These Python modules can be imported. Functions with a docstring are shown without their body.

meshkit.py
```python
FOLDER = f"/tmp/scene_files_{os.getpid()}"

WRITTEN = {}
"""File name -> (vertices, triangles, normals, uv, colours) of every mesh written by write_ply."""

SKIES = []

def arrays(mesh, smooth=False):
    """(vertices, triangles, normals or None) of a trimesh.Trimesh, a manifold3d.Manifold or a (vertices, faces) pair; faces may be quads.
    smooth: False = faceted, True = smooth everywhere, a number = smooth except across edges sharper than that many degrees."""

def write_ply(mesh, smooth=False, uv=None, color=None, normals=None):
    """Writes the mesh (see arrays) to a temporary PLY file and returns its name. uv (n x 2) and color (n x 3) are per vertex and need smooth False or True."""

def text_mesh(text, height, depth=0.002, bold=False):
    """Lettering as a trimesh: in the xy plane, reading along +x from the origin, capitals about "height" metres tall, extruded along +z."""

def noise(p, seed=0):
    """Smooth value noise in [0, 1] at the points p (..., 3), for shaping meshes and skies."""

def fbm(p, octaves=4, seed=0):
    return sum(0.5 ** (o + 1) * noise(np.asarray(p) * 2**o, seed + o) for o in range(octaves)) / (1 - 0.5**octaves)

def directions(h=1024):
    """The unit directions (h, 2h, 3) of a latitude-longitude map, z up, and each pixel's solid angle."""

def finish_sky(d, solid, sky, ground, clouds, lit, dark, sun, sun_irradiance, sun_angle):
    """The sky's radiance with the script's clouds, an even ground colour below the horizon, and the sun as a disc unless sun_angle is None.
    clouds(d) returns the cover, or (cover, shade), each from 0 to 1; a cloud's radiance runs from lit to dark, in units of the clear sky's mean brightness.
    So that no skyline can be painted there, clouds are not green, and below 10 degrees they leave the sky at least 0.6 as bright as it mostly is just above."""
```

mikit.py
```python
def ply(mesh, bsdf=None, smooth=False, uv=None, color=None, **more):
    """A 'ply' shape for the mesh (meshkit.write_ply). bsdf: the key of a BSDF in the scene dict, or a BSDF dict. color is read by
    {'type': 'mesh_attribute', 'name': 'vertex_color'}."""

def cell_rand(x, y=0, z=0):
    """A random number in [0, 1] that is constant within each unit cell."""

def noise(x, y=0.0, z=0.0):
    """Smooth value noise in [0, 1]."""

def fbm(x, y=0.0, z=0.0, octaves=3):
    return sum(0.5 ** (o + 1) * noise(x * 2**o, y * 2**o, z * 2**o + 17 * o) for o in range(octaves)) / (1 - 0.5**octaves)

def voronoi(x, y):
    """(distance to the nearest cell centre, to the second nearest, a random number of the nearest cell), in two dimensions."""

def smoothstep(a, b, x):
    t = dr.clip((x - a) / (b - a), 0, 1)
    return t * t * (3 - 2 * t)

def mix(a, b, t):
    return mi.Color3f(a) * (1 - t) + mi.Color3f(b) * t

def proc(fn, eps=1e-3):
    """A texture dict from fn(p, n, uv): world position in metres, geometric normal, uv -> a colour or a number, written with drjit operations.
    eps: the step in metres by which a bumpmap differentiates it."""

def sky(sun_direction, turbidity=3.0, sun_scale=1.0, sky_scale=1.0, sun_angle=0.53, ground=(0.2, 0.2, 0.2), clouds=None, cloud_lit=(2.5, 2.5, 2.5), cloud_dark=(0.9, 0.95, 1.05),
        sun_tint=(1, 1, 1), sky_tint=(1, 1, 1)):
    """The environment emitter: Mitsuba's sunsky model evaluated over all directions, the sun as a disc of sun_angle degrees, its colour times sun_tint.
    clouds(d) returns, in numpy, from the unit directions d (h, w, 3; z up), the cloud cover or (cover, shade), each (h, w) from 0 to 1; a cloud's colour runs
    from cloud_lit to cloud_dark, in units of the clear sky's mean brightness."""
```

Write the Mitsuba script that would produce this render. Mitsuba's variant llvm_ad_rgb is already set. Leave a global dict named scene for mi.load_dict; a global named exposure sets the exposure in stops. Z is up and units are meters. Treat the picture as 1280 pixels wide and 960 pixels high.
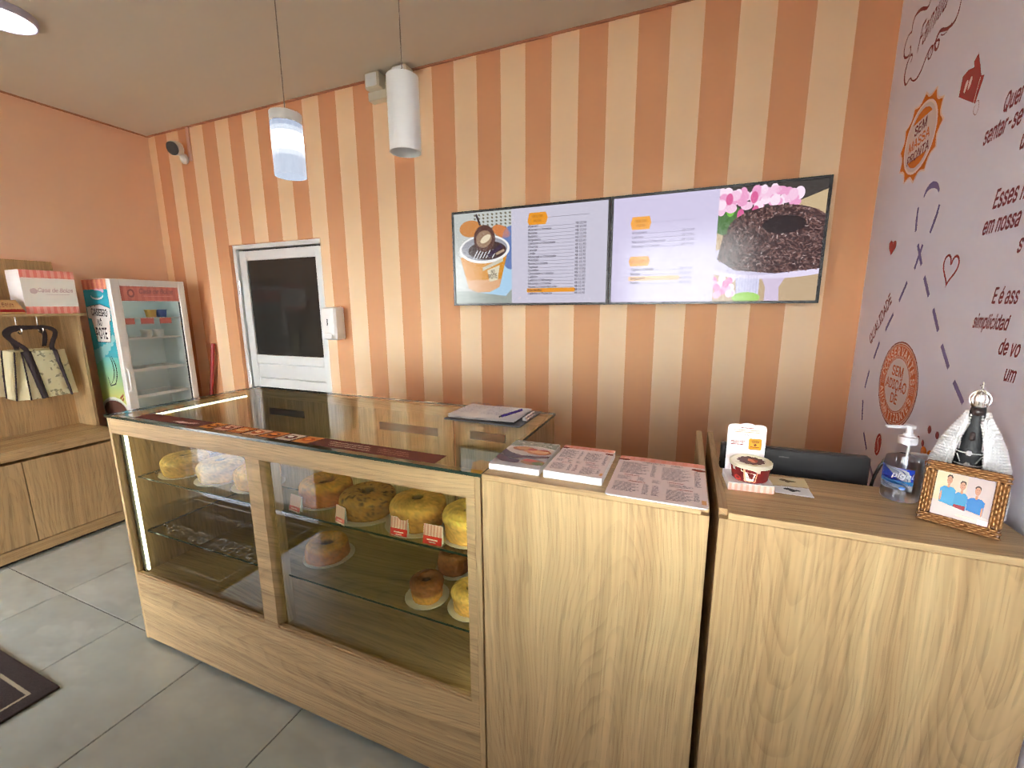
import math, functools
import numpy as np, trimesh, mitsuba as mi, drjit as dr, mikit, meshkit
from mikit import noise, fbm, cell_rand, smoothstep, mix, proc
from shapely.geometry import Polygon, Point, LineString, box as sbox
from shapely import affinity
from shapely.ops import unary_union

scene, labels = {}, {}
rng = np.random.default_rng(7)
def lin(c):
    c = np.asarray(c, float) / 255.0
    return np.where(c <= 0.04045, c / 12.92, ((c + 0.055) / 1.055) ** 2.4)
def L(*c): return [float(x) for x in lin(c)]

# ------------------------------------------------------------------ camera, sky, light, exposure
exposure = 0.20
FOCAL = 532.1056
RC = np.array([[0.92591483, 0.37768563, -0.00594004], [0.06249034, -0.16866908, -0.98368984], [-0.37252742, 0.91044182, -0.17977491]])
M = np.eye(4); M[:3, 0], M[:3, 1], M[:3, 2], M[:3, 3] = -RC[0], -RC[1], RC[2], (0, 0, 1.55)
scene['camera'] = {'type': 'perspective', 'fov': math.degrees(2 * math.atan(640 / FOCAL)), 'fov_axis': 'x', 'near_clip': 0.02, 'far_clip': 200.0,
                   'to_world': mi.ScalarTransform4f(M)}
SKY, LED, LAMP = 62.0, 9.5, 3.2
def cloud(d):
    n = 0.6 * meshkit.noise(d * 3.0, 1) + 0.4 * meshkit.noise(d * 7.0, 2)
    return np.clip(0.55 + (n - 0.4) * 1.2, 0, 1)
scene['sky'] = dict(mikit.sky((0.25, 0.75, 0.85), turbidity=4.0, sun_scale=0.8 * SKY, sky_scale=SKY, ground=(0.3, 0.29, 0.27), clouds=cloud,
                    cloud_lit=(1.5, 1.48, 1.45), cloud_dark=(1.0, 1.0, 1.02), sun_tint=(0.78, 1.0, 1.34), sky_tint=(0.85, 1.0, 1.24)), sampling_weight=12.0)

# ------------------------------------------------------------------ helpers
def tag(key, label=None, cat=None, group=None, kind=None):
    d = {}
    if label: d['label'] = label
    if cat: d['category'] = cat
    if group: d['group'] = group
    if kind: d['kind'] = kind
    labels[key] = d
def num(key):
    if not any(k == key or k.startswith(key + '__') for k in scene) and key not in labels: return key
    i = 1
    while any(k == f'{key}_{i:03d}' or k.startswith(f'{key}_{i:03d}__') for k in scene) or f'{key}_{i:03d}' in labels: i += 1
    return f'{key}_{i:03d}'
def put(key, mesh, mat, smooth=False, **kw):
    if key in scene or any(k.startswith(key + '__') for k in scene): key = num(key)
    scene[key] = mikit.ply(mesh, mat, smooth, **kw)
    return key
def struct(key, mesh, mat, smooth=False, label=None):
    put(key, mesh, mat, smooth)
    tag(key, label, kind='structure')
    return key
def cat_(*ms): return trimesh.util.concatenate([m if isinstance(m, trimesh.Trimesh) else trimesh.Trimesh(*m, process=False) for m in ms])
def bx(x0, x1, y0, y1, z0, z1, b=0.0):
    x0, x1 = min(x0, x1), max(x0, x1); y0, y1 = min(y0, y1), max(y0, y1); z0, z1 = min(z0, z1), max(z0, z1)
    if b <= 0:
        m = trimesh.creation.box((x1 - x0, y1 - y0, z1 - z0)); m.apply_translation(((x0 + x1) / 2, (y0 + y1) / 2, (z0 + z1) / 2)); return m
    b = min(b, (x1 - x0) / 2.2, (y1 - y0) / 2.2, (z1 - z0) / 2.2)
    P = []
    for sx in (0, 1):
        for sy in (0, 1):
            for sz in (0, 1):
                c = np.array([x1 if sx else x0, y1 if sy else y0, z1 if sz else z0]); s = np.array([1 - 2 * sx, 1 - 2 * sy, 1 - 2 * sz]) * b
                P += [c + s * [0, 1, 1], c + s * [1, 0, 1], c + s * [1, 1, 0]]
    return trimesh.convex.convex_hull(np.array(P))
def quad(a, b, c, d): return trimesh.Trimesh(np.array([a, b, c, d], float), [[0, 1, 2], [0, 2, 3]], process=False)
def xf(m, loc=(0, 0, 0), rz=0, rx=0, ry=0, s=1):
    m = m.copy()
    R = trimesh.transformations.euler_matrix(math.radians(rx), math.radians(ry), math.radians(rz), 'sxyz')
    m.apply_transform(R @ np.diag([s, s, s, 1.0])); m.apply_translation(loc); return m
def lathe(profile, n=48): return trimesh.creation.revolve(np.array(profile, float), sections=n)
def cyl(p0, p1, r, n=16):
    return trimesh.creation.cylinder(radius=r, segment=np.array([p0, p1], float), sections=n)
def tube(pts, r, n=8):
    pts = np.array(pts, float)
    t = np.gradient(pts, axis=0); t /= np.linalg.norm(t, axis=1, keepdims=True)
    up = np.array([0.13, 0.21, 0.97]); a = np.cross(t, up); a /= np.linalg.norm(a, axis=1, keepdims=True); b = np.cross(t, a)
    ang = np.arange(n) * 2 * np.pi / n
    rr = np.broadcast_to(r, (len(pts),))
    V = (pts[:, None] + rr[:, None, None] * (np.cos(ang)[None, :, None] * a[:, None] + np.sin(ang)[None, :, None] * b[:, None])).reshape(-1, 3)
    F = []
    for i in range(len(pts) - 1):
        for j in range(n):
            p, q = i * n + j, i * n + (j + 1) % n
            F += [[p, q, q + n], [p, q + n, p + n]]
    k = len(V); V = np.vstack([V, pts[0], pts[-1]])
    for j in range(n):
        F += [[k, (j + 1) % n, j], [k + 1, (len(pts) - 1) * n + j, (len(pts) - 1) * n + (j + 1) % n]]
    m = trimesh.Trimesh(V, F, process=False); m.fix_normals(); return m
def spline(P, n=60):
    from scipy.interpolate import CubicSpline
    P = np.array(P, float); d = np.r_[0, np.cumsum(np.linalg.norm(np.diff(P, axis=0), axis=1))]
    return CubicSpline(d, P)(np.linspace(0, d[-1], n))

# ------------------------------------------------------------------ flat print: coloured shapes in a plane (or wrapped), one mesh with vertex colours
@functools.lru_cache(None)
def glyphs(text, bold):
    m = meshkit.text_mesh(text, 1.0, 0.01, bold)
    v, f = np.array(m.vertices), np.array(m.faces)
    top = (np.abs(v[f][:, :, 2] - 0.01) < 1e-6).all(1)
    f = f[top]; u, inv = np.unique(f, return_inverse=True)
    return v[u][:, :2], inv.reshape(-1, 3)
class Print:
    def __init__(self): self.items = []
    def add(self, V, F, c, lift=1): self.items.append((np.asarray(V, float), np.asarray(F, int), c, lift)); return self
    def poly(self, g, c, lift=1, seg=None):
        for p in getattr(g, 'geoms', [g]):
            if p.is_empty or p.area < 1e-12: continue
            if seg: p = p.segmentize(seg)
            V, F = trimesh.creation.triangulate_polygon(p, engine='earcut')
            self.add(V, F, c, lift)
        return self
    def rect(self, x, y, w, h, c, lift=1): return self.poly(sbox(x, y, x + w, y + h), c, lift)
    def rrect(self, x, y, w, h, r, c, lift=1): return self.poly(sbox(x + r, y + r, x + w - r, y + h - r).buffer(r, 4), c, lift)
    def ell(self, x, y, rx, ry, c, lift=1, rot=0):
        return self.poly(affinity.rotate(affinity.scale(Point(x, y).buffer(1, 12), rx, ry), rot), c, lift)
    def line(self, pts, w, c, lift=1): return self.poly(LineString(pts).buffer(w / 2, 4, cap_style='flat'), c, lift)
    def text(self, s, x, y, h, c, sx=1.0, slant=0.0, rot=0.0, anchor='l', bold=False, lift=1):
        V, F = glyphs(s, bold); V = V * h
        V = np.stack([V[:, 0] * sx + slant * V[:, 1], V[:, 1]], 1)
        w = V[:, 0].max()
        V[:, 0] -= {'l': 0, 'c': w / 2, 'r': w}[anchor]
        a = math.radians(rot); V = V @ np.array([[math.cos(a), math.sin(a)], [-math.sin(a), math.cos(a)]])
        return self.add(V + [x, y], F, c, lift)
    def arc_text(self, s, cx, cy, rx, ry, a0, a1, h, c, inside=False, bold=True, lift=1):
        for i, ch in enumerate(s):
            a = math.radians(a0 + (a1 - a0) * (i + 0.5) / len(s))
            if ch == ' ': continue
            V, F = glyphs(ch, bold); V = V * h; V = V - [V[:, 0].mean(), h / 2]
            tang = a - math.pi / 2 if not inside else a + math.pi / 2
            R = np.array([[math.cos(tang), math.sin(tang)], [-math.sin(tang), math.cos(tang)]])
            V = V * [0.9, 1] @ R
            self.add(V + [cx + rx * math.cos(a), cy + ry * math.sin(a)], F, c, lift)
        return self
    def build(self, o=(0, 0, 0), ex=(1, 0, 0), ey=(0, 1, 0), step=1e-4, wrap=None, base=5e-4):
        o, ex, ey = (np.array(x, float) for x in (o, ex, ey)); n = np.cross(ex, ey)
        Vs, Fs, Cs, k = [], [], [], 0
        for V, F, c, lift in self.items:
            off = base + lift * step
            P = wrap(V, off) if wrap else o + V[:, :1] * ex + V[:, 1:] * ey + off * n
            a, b, d = P[F[:, 0]], P[F[:, 1]], P[F[:, 2]]
            fn = np.cross(b - a, d - a).sum(0)
            ref = n if not wrap else None
            if ref is not None and fn @ ref < 0: F = F[:, ::-1]
            Vs.append(P); Fs.append(F + k); k += len(P); Cs.append(np.tile(lin(c), (len(P), 1)))
        return (np.vstack(Vs), np.vstack(Fs)), np.vstack(Cs)
    def put(self, key, mat='print', **kw):
        m, c = self.build(**kw); return put(key, m, mat, False, color=c)
    def put_emit(self, key, gain, **kw):
        m, c = self.build(**kw); v = m[0]; lo, hi = v.min(0), v.max(0)
        uv = np.stack([(v[:, 0] - lo[0]) / (hi[0] - lo[0]), (v[:, 2] - lo[2]) / (hi[2] - lo[2])], 1)
        put(key, m, 'screen_face', False, uv=uv, color=c * gain, emitter={'type': 'area', 'radiance': {'type': 'mesh_attribute', 'name': 'vertex_color'}, 'sampling_weight': 0.0})

# ------------------------------------------------------------------ materials
def prin(col, rough=0.5, **k):
    return {'type': 'twosided', 'bsdf': {'type': 'principled', 'base_color': col if isinstance(col, dict) else {'type': 'rgb', 'value': list(col)}, 'roughness': rough, **k}}
def wood_fn(ax):
    def fn(p, n, uv):
        x, y, z = p.x, p.y, p.z
        if ax == 'z': a, b, c = z, x * 0.8 + y * 0.6, x * 0.1
        elif ax == 'x': a, b, c = x, z * 0.8 + y * 0.6, y * 0.1
        else: a, b, c = y, z * 0.8 + x * 0.6, x * 0.1
        warp = fbm(a * 1.1, b * 2.5, c + 3.0) - 0.5
        bb = b + warp * 0.10
        k = dr.floor(bb / 0.31)
        u = bb / 0.31 - k - 0.42 - 0.16 * cell_rand(k, 3)
        sgn = dr.select(cell_rand(k, 7) > 0.5, 1.0, -1.0)
        arch = u * u * 26.0 + sgn * a * (2.2 + 2.0 * cell_rand(k, 9)) + 1.1 * noise(a * 2.5, bb * 14.0, 2.0) + 0.25 * noise(a * 9.0, bb * 50.0, 4.0)
        q = arch * 2.2 - dr.floor(arch * 2.2)
        late = smoothstep(0.55, 0.95, q) * (1 - smoothstep(0.95, 1.0, q))
        mid = fbm(bb * 46.0, a * 0.9, 1.7)
        fine = noise(bb * 210.0, a * 3.0, 5.1)
        pore = smoothstep(0.62, 0.82, noise(bb * 420.0, a * 12.0, 9.0))
        t = dr.clip(0.15 + 0.85 * mid + 0.30 * (fine - 0.5) - 0.13 * late * (0.4 + noise(a * 3.0, bb * 30.0)) + 0.12 * (cell_rand(k, 5) - 0.5), 0, 1)
        return mix(L(134, 104, 68), L(202, 169, 123), t) * (1 - 0.15 * pore)
    return fn
for ax in 'zx': scene['wood_' + ax] = prin(proc(wood_fn(ax)), 0.5, specular=0.25)
scene['wood_y'] = prin(proc(wood_fn('y')), 0.5, specular=0.25)
S0, SW = -1.481, 0.1466
def stripes(p, n, uv):
    k = (p.x - S0) / SW
    f = k - 2 * dr.floor(k / 2)
    dark = smoothstep(0.0, 0.02, f) * (1 - smoothstep(1.0, 1.02, f))
    mott = fbm(p.x * 2.0, p.z * 1.5, p.y) - 0.5
    return mix(L(240, 202, 162), L(215, 152, 110), dark) * (1 + 0.06 * mott)
scene['facade_mat'] = prin(L(240, 238, 232), .8)
scene['canopy_mat'] = prin(L(96, 94, 92), .8)
scene['wall_stripes'] = prin(proc(stripes), 0.7, specular=0.25)
scene['wall_salmon'] = prin(proc(lambda p, n, uv: mi.Color3f(L(236, 194, 162)) * (0.97 + 0.06 * fbm(p.y * 3, p.z * 3))), 0.75, specular=0.2)
scene['wall_mauve'] = prin(proc(lambda p, n, uv: mi.Color3f(L(214, 212, 224)) * (0.97 + 0.05 * fbm(p.y * 4, p.z * 4))), 0.7, specular=0.2)
scene['plaster'] = prin(L(200, 192, 174), 0.85, specular=0.1)
scene['white_paint'] = prin(L(235, 232, 226), 0.6)
def concrete(p, n, uv):
    cx, cy = dr.floor((p.x + 3.116) / 0.6), dr.floor((p.y - 1.015) / 0.6)
    r = cell_rand(cx, cy, 3)
    a = fbm(p.x * 2.2 + r * 30, p.y * 3.2 + r * 17, r * 9, octaves=5)
    b = fbm(p.x * 9.0 + r * 11, p.y * 16.0, 2.0 + r * 5, octaves=4)
    vein = smoothstep(0.60, 0.75, fbm(p.x * 6 + 3 * a, p.y * 12, 7.7 + r))
    return mix(L(156, 165, 158), L(202, 212, 205), dr.clip(0.9 * a + 0.5 * b - 0.25, 0, 1)) * (0.95 + 0.1 * r) + 0.05 * vein
scene['tile'] = prin(proc(concrete), 0.27, specular=0.5)
scene['grout'] = prin(L(62, 60, 54), 0.9)
scene['aluminium'] = prin(L(226, 230, 228), 0.35, specular=0.5)
scene['white_plastic'] = prin(L(238, 237, 232), 0.3, specular=0.5)
scene['cream_plastic'] = prin(L(205, 198, 176), 0.45)
scene['black_plastic'] = prin(L(26, 25, 27), 0.35, specular=0.5)
scene['dark_grey'] = prin(L(52, 52, 54), 0.45)
scene['dark_hole'] = prin(L(22, 19, 14), 0.8)
scene['steel'] = {'type': 'twosided', 'bsdf': {'type': 'roughconductor', 'material': 'Al', 'alpha': 0.2}}
scene['silver'] = {'type': 'twosided', 'bsdf': {'type': 'roughconductor', 'material': 'Ag', 'alpha': 0.12}}
scene['door_glass'] = prin(L(30, 29, 28), 0.04, specular=0.3)
scene['pane'] = {'type': 'thindielectric', 'int_ior': 1.55, 'specular_transmittance': {'type': 'rgb', 'value': [0.72, 0.75, 0.57]}}
scene['clear_pane'] = {'type': 'thindielectric', 'int_ior': 1.5, 'specular_transmittance': {'type': 'rgb', 'value': [0.95, 0.97, 0.96]}}
scene['glass_edge'] = prin(L(24, 38, 30), 0.15, specular=0.5)
vc = {'type': 'mesh_attribute', 'name': 'vertex_color'}
scene['print'] = prin(vc, 0.55, specular=0.3)
scene['print_gloss'] = prin(vc, 0.22, specular=0.5)
scene['cake_crust'] = prin(vc, 0.6, specular=0.25)
scene['screen_face'] = {'type': 'roughplastic', 'alpha': 0.035, 'diffuse_reflectance': {'type': 'rgb', 'value': [0.012, 0.012, 0.014]}, 'int_ior': 1.33}
scene['plate_white'] = prin(L(238, 236, 230), 0.3, specular=0.5)
scene['paper'] = prin(L(232, 230, 228), 0.7)
scene['card_cream'] = prin(L(222, 205, 160), 0.7)
scene['fridge_in'] = prin(L(222, 232, 230), 0.5)
scene['red_plastic'] = prin(L(128, 14, 18), 0.4)
scene['strap'] = prin(L(32, 18, 20), 0.85)
scene['mat_fibre'] = prin(proc(lambda p, n, uv: mi.Color3f(L(50, 43, 42)) * (0.75 + 0.5 * noise(p.x * 400, p.y * 400))), 0.95, specular=0.05)
scene['mat_line'] = prin(L(158, 148, 128), 0.95)
scene['pavement_mat'] = prin(proc(lambda p, n, uv: mi.Color3f(L(178, 177, 172)) * (0.88 + 0.2 * fbm(p.x * 2, p.y * 2))), 0.85)
scene['street_mat'] = prin(proc(lambda p, n, uv: mi.Color3f(L(142, 136, 128)) * (0.85 + 0.3 * fbm(p.x * 3, p.y * 3))), 0.9)
scene['velvet'] = prin(L(9, 9, 13), 0.6, sheen=0.1)
scene['pearl'] = prin(L(250, 250, 248), 0.15, specular=0.9)
scene['bronze'] = prin(L(150, 108, 64), 0.32, metallic=0.5)
scene['gel'] = {'type': 'dielectric', 'int_ior': 1.36, 'specular_transmittance': {'type': 'rgb', 'value': [0.90, 0.93, 0.97]}}
scene['clear_plastic'] = {'type': 'thindielectric', 'int_ior': 1.45, 'specular_transmittance': {'type': 'rgb', 'value': [0.93, 0.95, 0.97]}}
scene['blue_stone'] = prin(L(40, 30, 120), 0.3)

# ------------------------------------------------------------------ the room
XL, YW, ZC, YF = -4.21, 2.40, 2.94, -0.15
KR = 0.055
def xr(y): return 0.72 - KR * (YW - y)
DX0, DX1, DZ = -3.395, -2.444, 2.036     # door opening in the striped wall
struct('floor', bx(XL - .1, 0.9, YF - .1, YW + .1, -0.06, -0.003), 'grout', label='grey stone-look tiled shop floor')
JX = [-4.316 + 0.6 * 0 + k * 0.6 for k in range(0)]
gx = sorted([-3.116 + 0.603 * k for k in range(-2, 8)]); gy = [1.015 + 0.6 * k for k in range(-2, 4)]
for i in range(len(gx) - 1):
    for j in range(len(gy) - 1):
        x0, x1, y0, y1 = max(gx[i], XL), min(gx[i + 1], 0.72), max(gy[j], YF), min(gy[j + 1], YW)
        if x1 - x0 < .02 or y1 - y0 < .02: continue
        put('floor__tile', bx(x0 + .002, x1 - .002, y0 + .002, y1 - .002, -0.02, 0.0, 0.0015), 'tile')
struct('ceiling', bx(XL - .1, 0.9, YF - .1, YW + .1, ZC, ZC + .08), 'plaster', label='plain warm white plaster ceiling')
# striped back wall with the door opening
struct('wall_back', cat_(bx(XL, DX0, YW, YW + .13, 0, ZC), bx(DX1, 0.75, YW, YW + .13, 0, ZC), bx(DX0, DX1, YW, YW + .13, DZ, ZC)), 'wall_stripes', label='wall painted in broad vertical salmon and peach stripes')
struct('wall_left', bx(XL - .1, XL, YF, YW + .13, 0, ZC), 'wall_salmon', label='plain salmon wall behind the shelf unit')
a, b = (xr(YF - .1), YF - .1), (xr(YW + .13), YW + .13)
wr = trimesh.creation.extrude_polygon(Polygon([a, (a[0] + .1, a[1]), (b[0] + .1, b[1]), b]), ZC, engine='earcut')
struct('wall_right', wr, 'wall_mauve', label='pale mauve wall with brown and orange printed lettering and seals')
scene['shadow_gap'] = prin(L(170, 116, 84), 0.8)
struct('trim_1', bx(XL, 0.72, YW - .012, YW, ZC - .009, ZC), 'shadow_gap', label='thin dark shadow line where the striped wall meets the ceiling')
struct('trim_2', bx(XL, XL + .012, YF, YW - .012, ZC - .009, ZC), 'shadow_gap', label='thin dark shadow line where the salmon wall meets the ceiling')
# shop front behind the camera: open door on the left, pillar, window on the right, beam and high lights above
FX0, FX1, FX2, FX3 = -3.95, -2.45, -0.66, 0.50
WZ = 0.82
front = [bx(FX1, FX1 + .15, YF - 1.15, YF - .1, -.2, 2.86), bx(FX2, FX3, YF - .1, YF, 0, WZ), bx(XL, FX0, YF - .1, YF, 0, ZC), bx(FX1, FX2, YF - .1, YF, 0, 2.24), bx(FX3, 0.62, YF - .1, YF, 0, ZC), bx(FX0, FX3, YF - .1, YF, 2.24, 2.56),
         bx(FX0, FX3, YF - .1, YF, 2.82, ZC), bx(FX1, FX2, YF - .1, YF, 2.56, 2.82)]
struct('wall_front', cat_(*front), 'white_paint', label='white shop front wall behind the viewer')
for n_, (x0, x1, z0, z1) in enumerate([(FX2, FX3, WZ, 2.24), (FX2, FX3, 2.56, 2.82), (FX0, FX1, 2.56, 2.82)], 1):
    fr = [bx(x0, x0 + .03, YF - .07, YF - .03, z0, z1), bx(x1 - .03, x1, YF - .07, YF - .03, z0, z1), bx(x0, x1, YF - .07, YF - .03, z0, z0 + .03), bx(x0, x1, YF - .07, YF - .03, z1 - .03, z1)]
    if z0 > 1: fr += [bx(x0 + (x1 - x0) * t - .015, x0 + (x1 - x0) * t + .015, YF - .07, YF - .03, z0, z1) for t in (.33, .6)]
    struct(f'window_{n_}', cat_(*fr), 'aluminium', label='aluminium framed shop front window')
    put(f'window_{n_}__pane', quad((x0 + .03, YF - .05, z0 + .03), (x1 - .03, YF - .05, z0 + .03), (x1 - .03, YF - .05, z1 - .03), (x0 + .03, YF - .05, z1 - .03)), 'clear_pane')
door_posts = [bx(x - .02, x + .02, YF - .09, YF - .04, 0, 2.24) for x in (FX0 + .02, -3.42, -2.93, FX1 - .02)]
struct('door_2', cat_(door_posts[0], door_posts[3], bx(FX0, FX1, YF - .09, YF - .04, 2.2, 2.24)), 'aluminium', label='aluminium frame of the open entrance')
struct('pavement', bx(-30, 20, -1.35, YF - .1, -0.2, -0.015), 'pavement_mat', label='pale pavement outside the shop front')
struct('canopy', bx(-12, 8, -2.8, YF - .1, 2.86, 2.96), 'canopy_mat', label='canopy over the pavement outside')
struct('facade', cat_(bx(-14, 8, -9.3, -9, -.2, 5.5), *[bx(x, x + .4, -9.0, -8.9, -.2, 5.5) for x in np.arange(-13.5, 8, 2.6)]), 'facade_mat', label='pale sunlit wall across the street')
struct('street', bx(-30, 20, -14, -1.4, -0.3, -0.12), 'street_mat', label='street outside the shop front')

# ------------------------------------------------------------------ door in the striped wall
struct('door_1', cat_(bx(DX0, DX0 + .035, YW + .03, YW + .09, 0, DZ), bx(DX1 - .03, DX1, YW + .03, YW + .09, 0, DZ), bx(DX0 + .035, DX1 - .03, YW + .03, YW + .09, DZ - .032, DZ)), 'aluminium', label='white aluminium door with dark glass in the striped wall')
LX0, LX1, LZ = DX0 + .043, DX1 - .036, DZ - .045
yl = YW + .045
put('door_1__stile', bx(LX0, LX0 + .075, yl, yl + .03, .01, LZ, .003), 'aluminium')
put('door_1__stile', bx(LX1 - .07, LX1, yl, yl + .03, .01, LZ, .003), 'aluminium')
put('door_1__rail', bx(LX0 + .075, LX1 - .07, yl, yl + .03, LZ - .075, LZ, .003), 'aluminium')
put('door_1__rail', bx(LX0 + .075, LX1 - .07, yl, yl + .03, 1.10, 1.172, .003), 'aluminium')
for k in range(9):
    z1 = 1.098 - k * .12; put('door_1__panel', bx(LX0 + .075, LX1 - .07, yl + .006, yl + .02, max(z1 - .118, .02), z1, .004), 'aluminium')
put('door_1__pane', bx(LX0 + .07, LX1 - .065, yl + .014, yl + .02, 1.165, LZ - .07), 'door_glass')
put('door_1__backing', bx(DX0, DX1, YW + .095, YW + .12, 0, DZ), 'dark_hole')
for z in (1.71, 0.98, 0.3):
    put('door_1__hinge', cat_(cyl((DX0 + .038, YW + .028, z - .05), (DX0 + .038, YW + .028, z + .05), .008, 10), cyl((DX0 + .038, YW + .028, z - .055), (DX0 + .038, YW + .028, z - .05), .010, 10), cyl((DX0 + .038, YW + .028, z + .05), (DX0 + .038, YW + .028, z + .055), .010, 10)), 'steel', 30)

# ------------------------------------------------------------------ glazed display case
CX0, CX1, CY0, CY1, CZ = -2.29, -0.50, 0.985, 1.70, 1.10
OZ0, OZ1 = 0.35, 1.022
K = 'display_case'
tag(K, 'oak veneer bakery counter with glass front and glass top full of cakes', 'display case')
put(K + '__side_panel', bx(CX0, CX0 + .018, CY0, CY1, 0.01, CZ - .008, .001), 'wood_z')
put(K + '__side_panel', bx(CX1 - .018, CX1, CY0, CY1, 0.01, CZ - .008, .001), 'wood_z')
put(K + '__front_panel', bx(CX0 + .018, CX1 - .018, CY0, CY0 + .018, 0.02, OZ0), 'wood_x')
put(K + '__top_rail', bx(CX0 + .018, CX1 - .018, CY0, CY0 + .04, OZ1, CZ - .008), 'wood_x')
put(K + '__stile', bx(CX1 - .045, CX1 - .018, CY0, CY0 + .04, OZ0, OZ1), 'wood_x')
put(K + '__mullion', bx(-1.443, -1.372, CY0, CY0 + .04, OZ0, OZ1), 'wood_x')
put(K + '__mullion', bx(-1.385, -1.367, CY0 + .04, CY0 + .075, OZ0 - .02, OZ1), 'wood_z')
put(K + '__bottom_deck', bx(CX0 + .018, CX1 - .018, CY0 + .018, CY1 - .04, OZ0 - .03, OZ0 - .012), 'wood_x')
put(K + '__glazing_bead', bx(CX0 + .02, -1.443, CY0 + .004, CY0 + .018, OZ0, OZ0 + .008), 'wood_x')
put(K + '__glazing_bead', bx(-1.372, CX1 - .045, CY0 + .004, CY0 + .018, OZ0, OZ0 + .008), 'wood_x')
put(K + '__back_rail', bx(CX0 + .018, CX1 - .018, CY1 - .04, CY1, CZ - .05, CZ - .008), 'wood_x')
put(K + '__back_rail', bx(CX0 + .018, CX1 - .018, CY1 - .04, CY1, 0.02, OZ0 - .01), 'wood_x')
for (x0, x1, yy, hx0, hx1) in [(CX0 + .02, -1.45, CY1 - .018, -2.20, -1.93), (-1.52, -0.98, CY1 - .038, -1.40, -1.06), (-0.98, CX1 - .02, CY1 - .018, -0.90, -0.72)]:
    d = put(K + '__sliding_door', bx(x0, x1, yy, yy + .016, OZ0 - .01, CZ - .05, .001), 'wood_z')
    put(d + '__finger_slot', bx(hx0, hx1, yy - .002, yy + .001, 0.945, 0.985, .001), 'dark_hole')
for x0, x1 in ((CX0 + .018, -1.443), (-1.372, CX1 - .045)):
    put(K + '__glass_pane', quad((x0, CY0 + .022, OZ0), (x1, CY0 + .022, OZ0), (x1, CY0 + .022, OZ1), (x0, CY0 + .022, OZ1)), 'pane')
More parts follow.
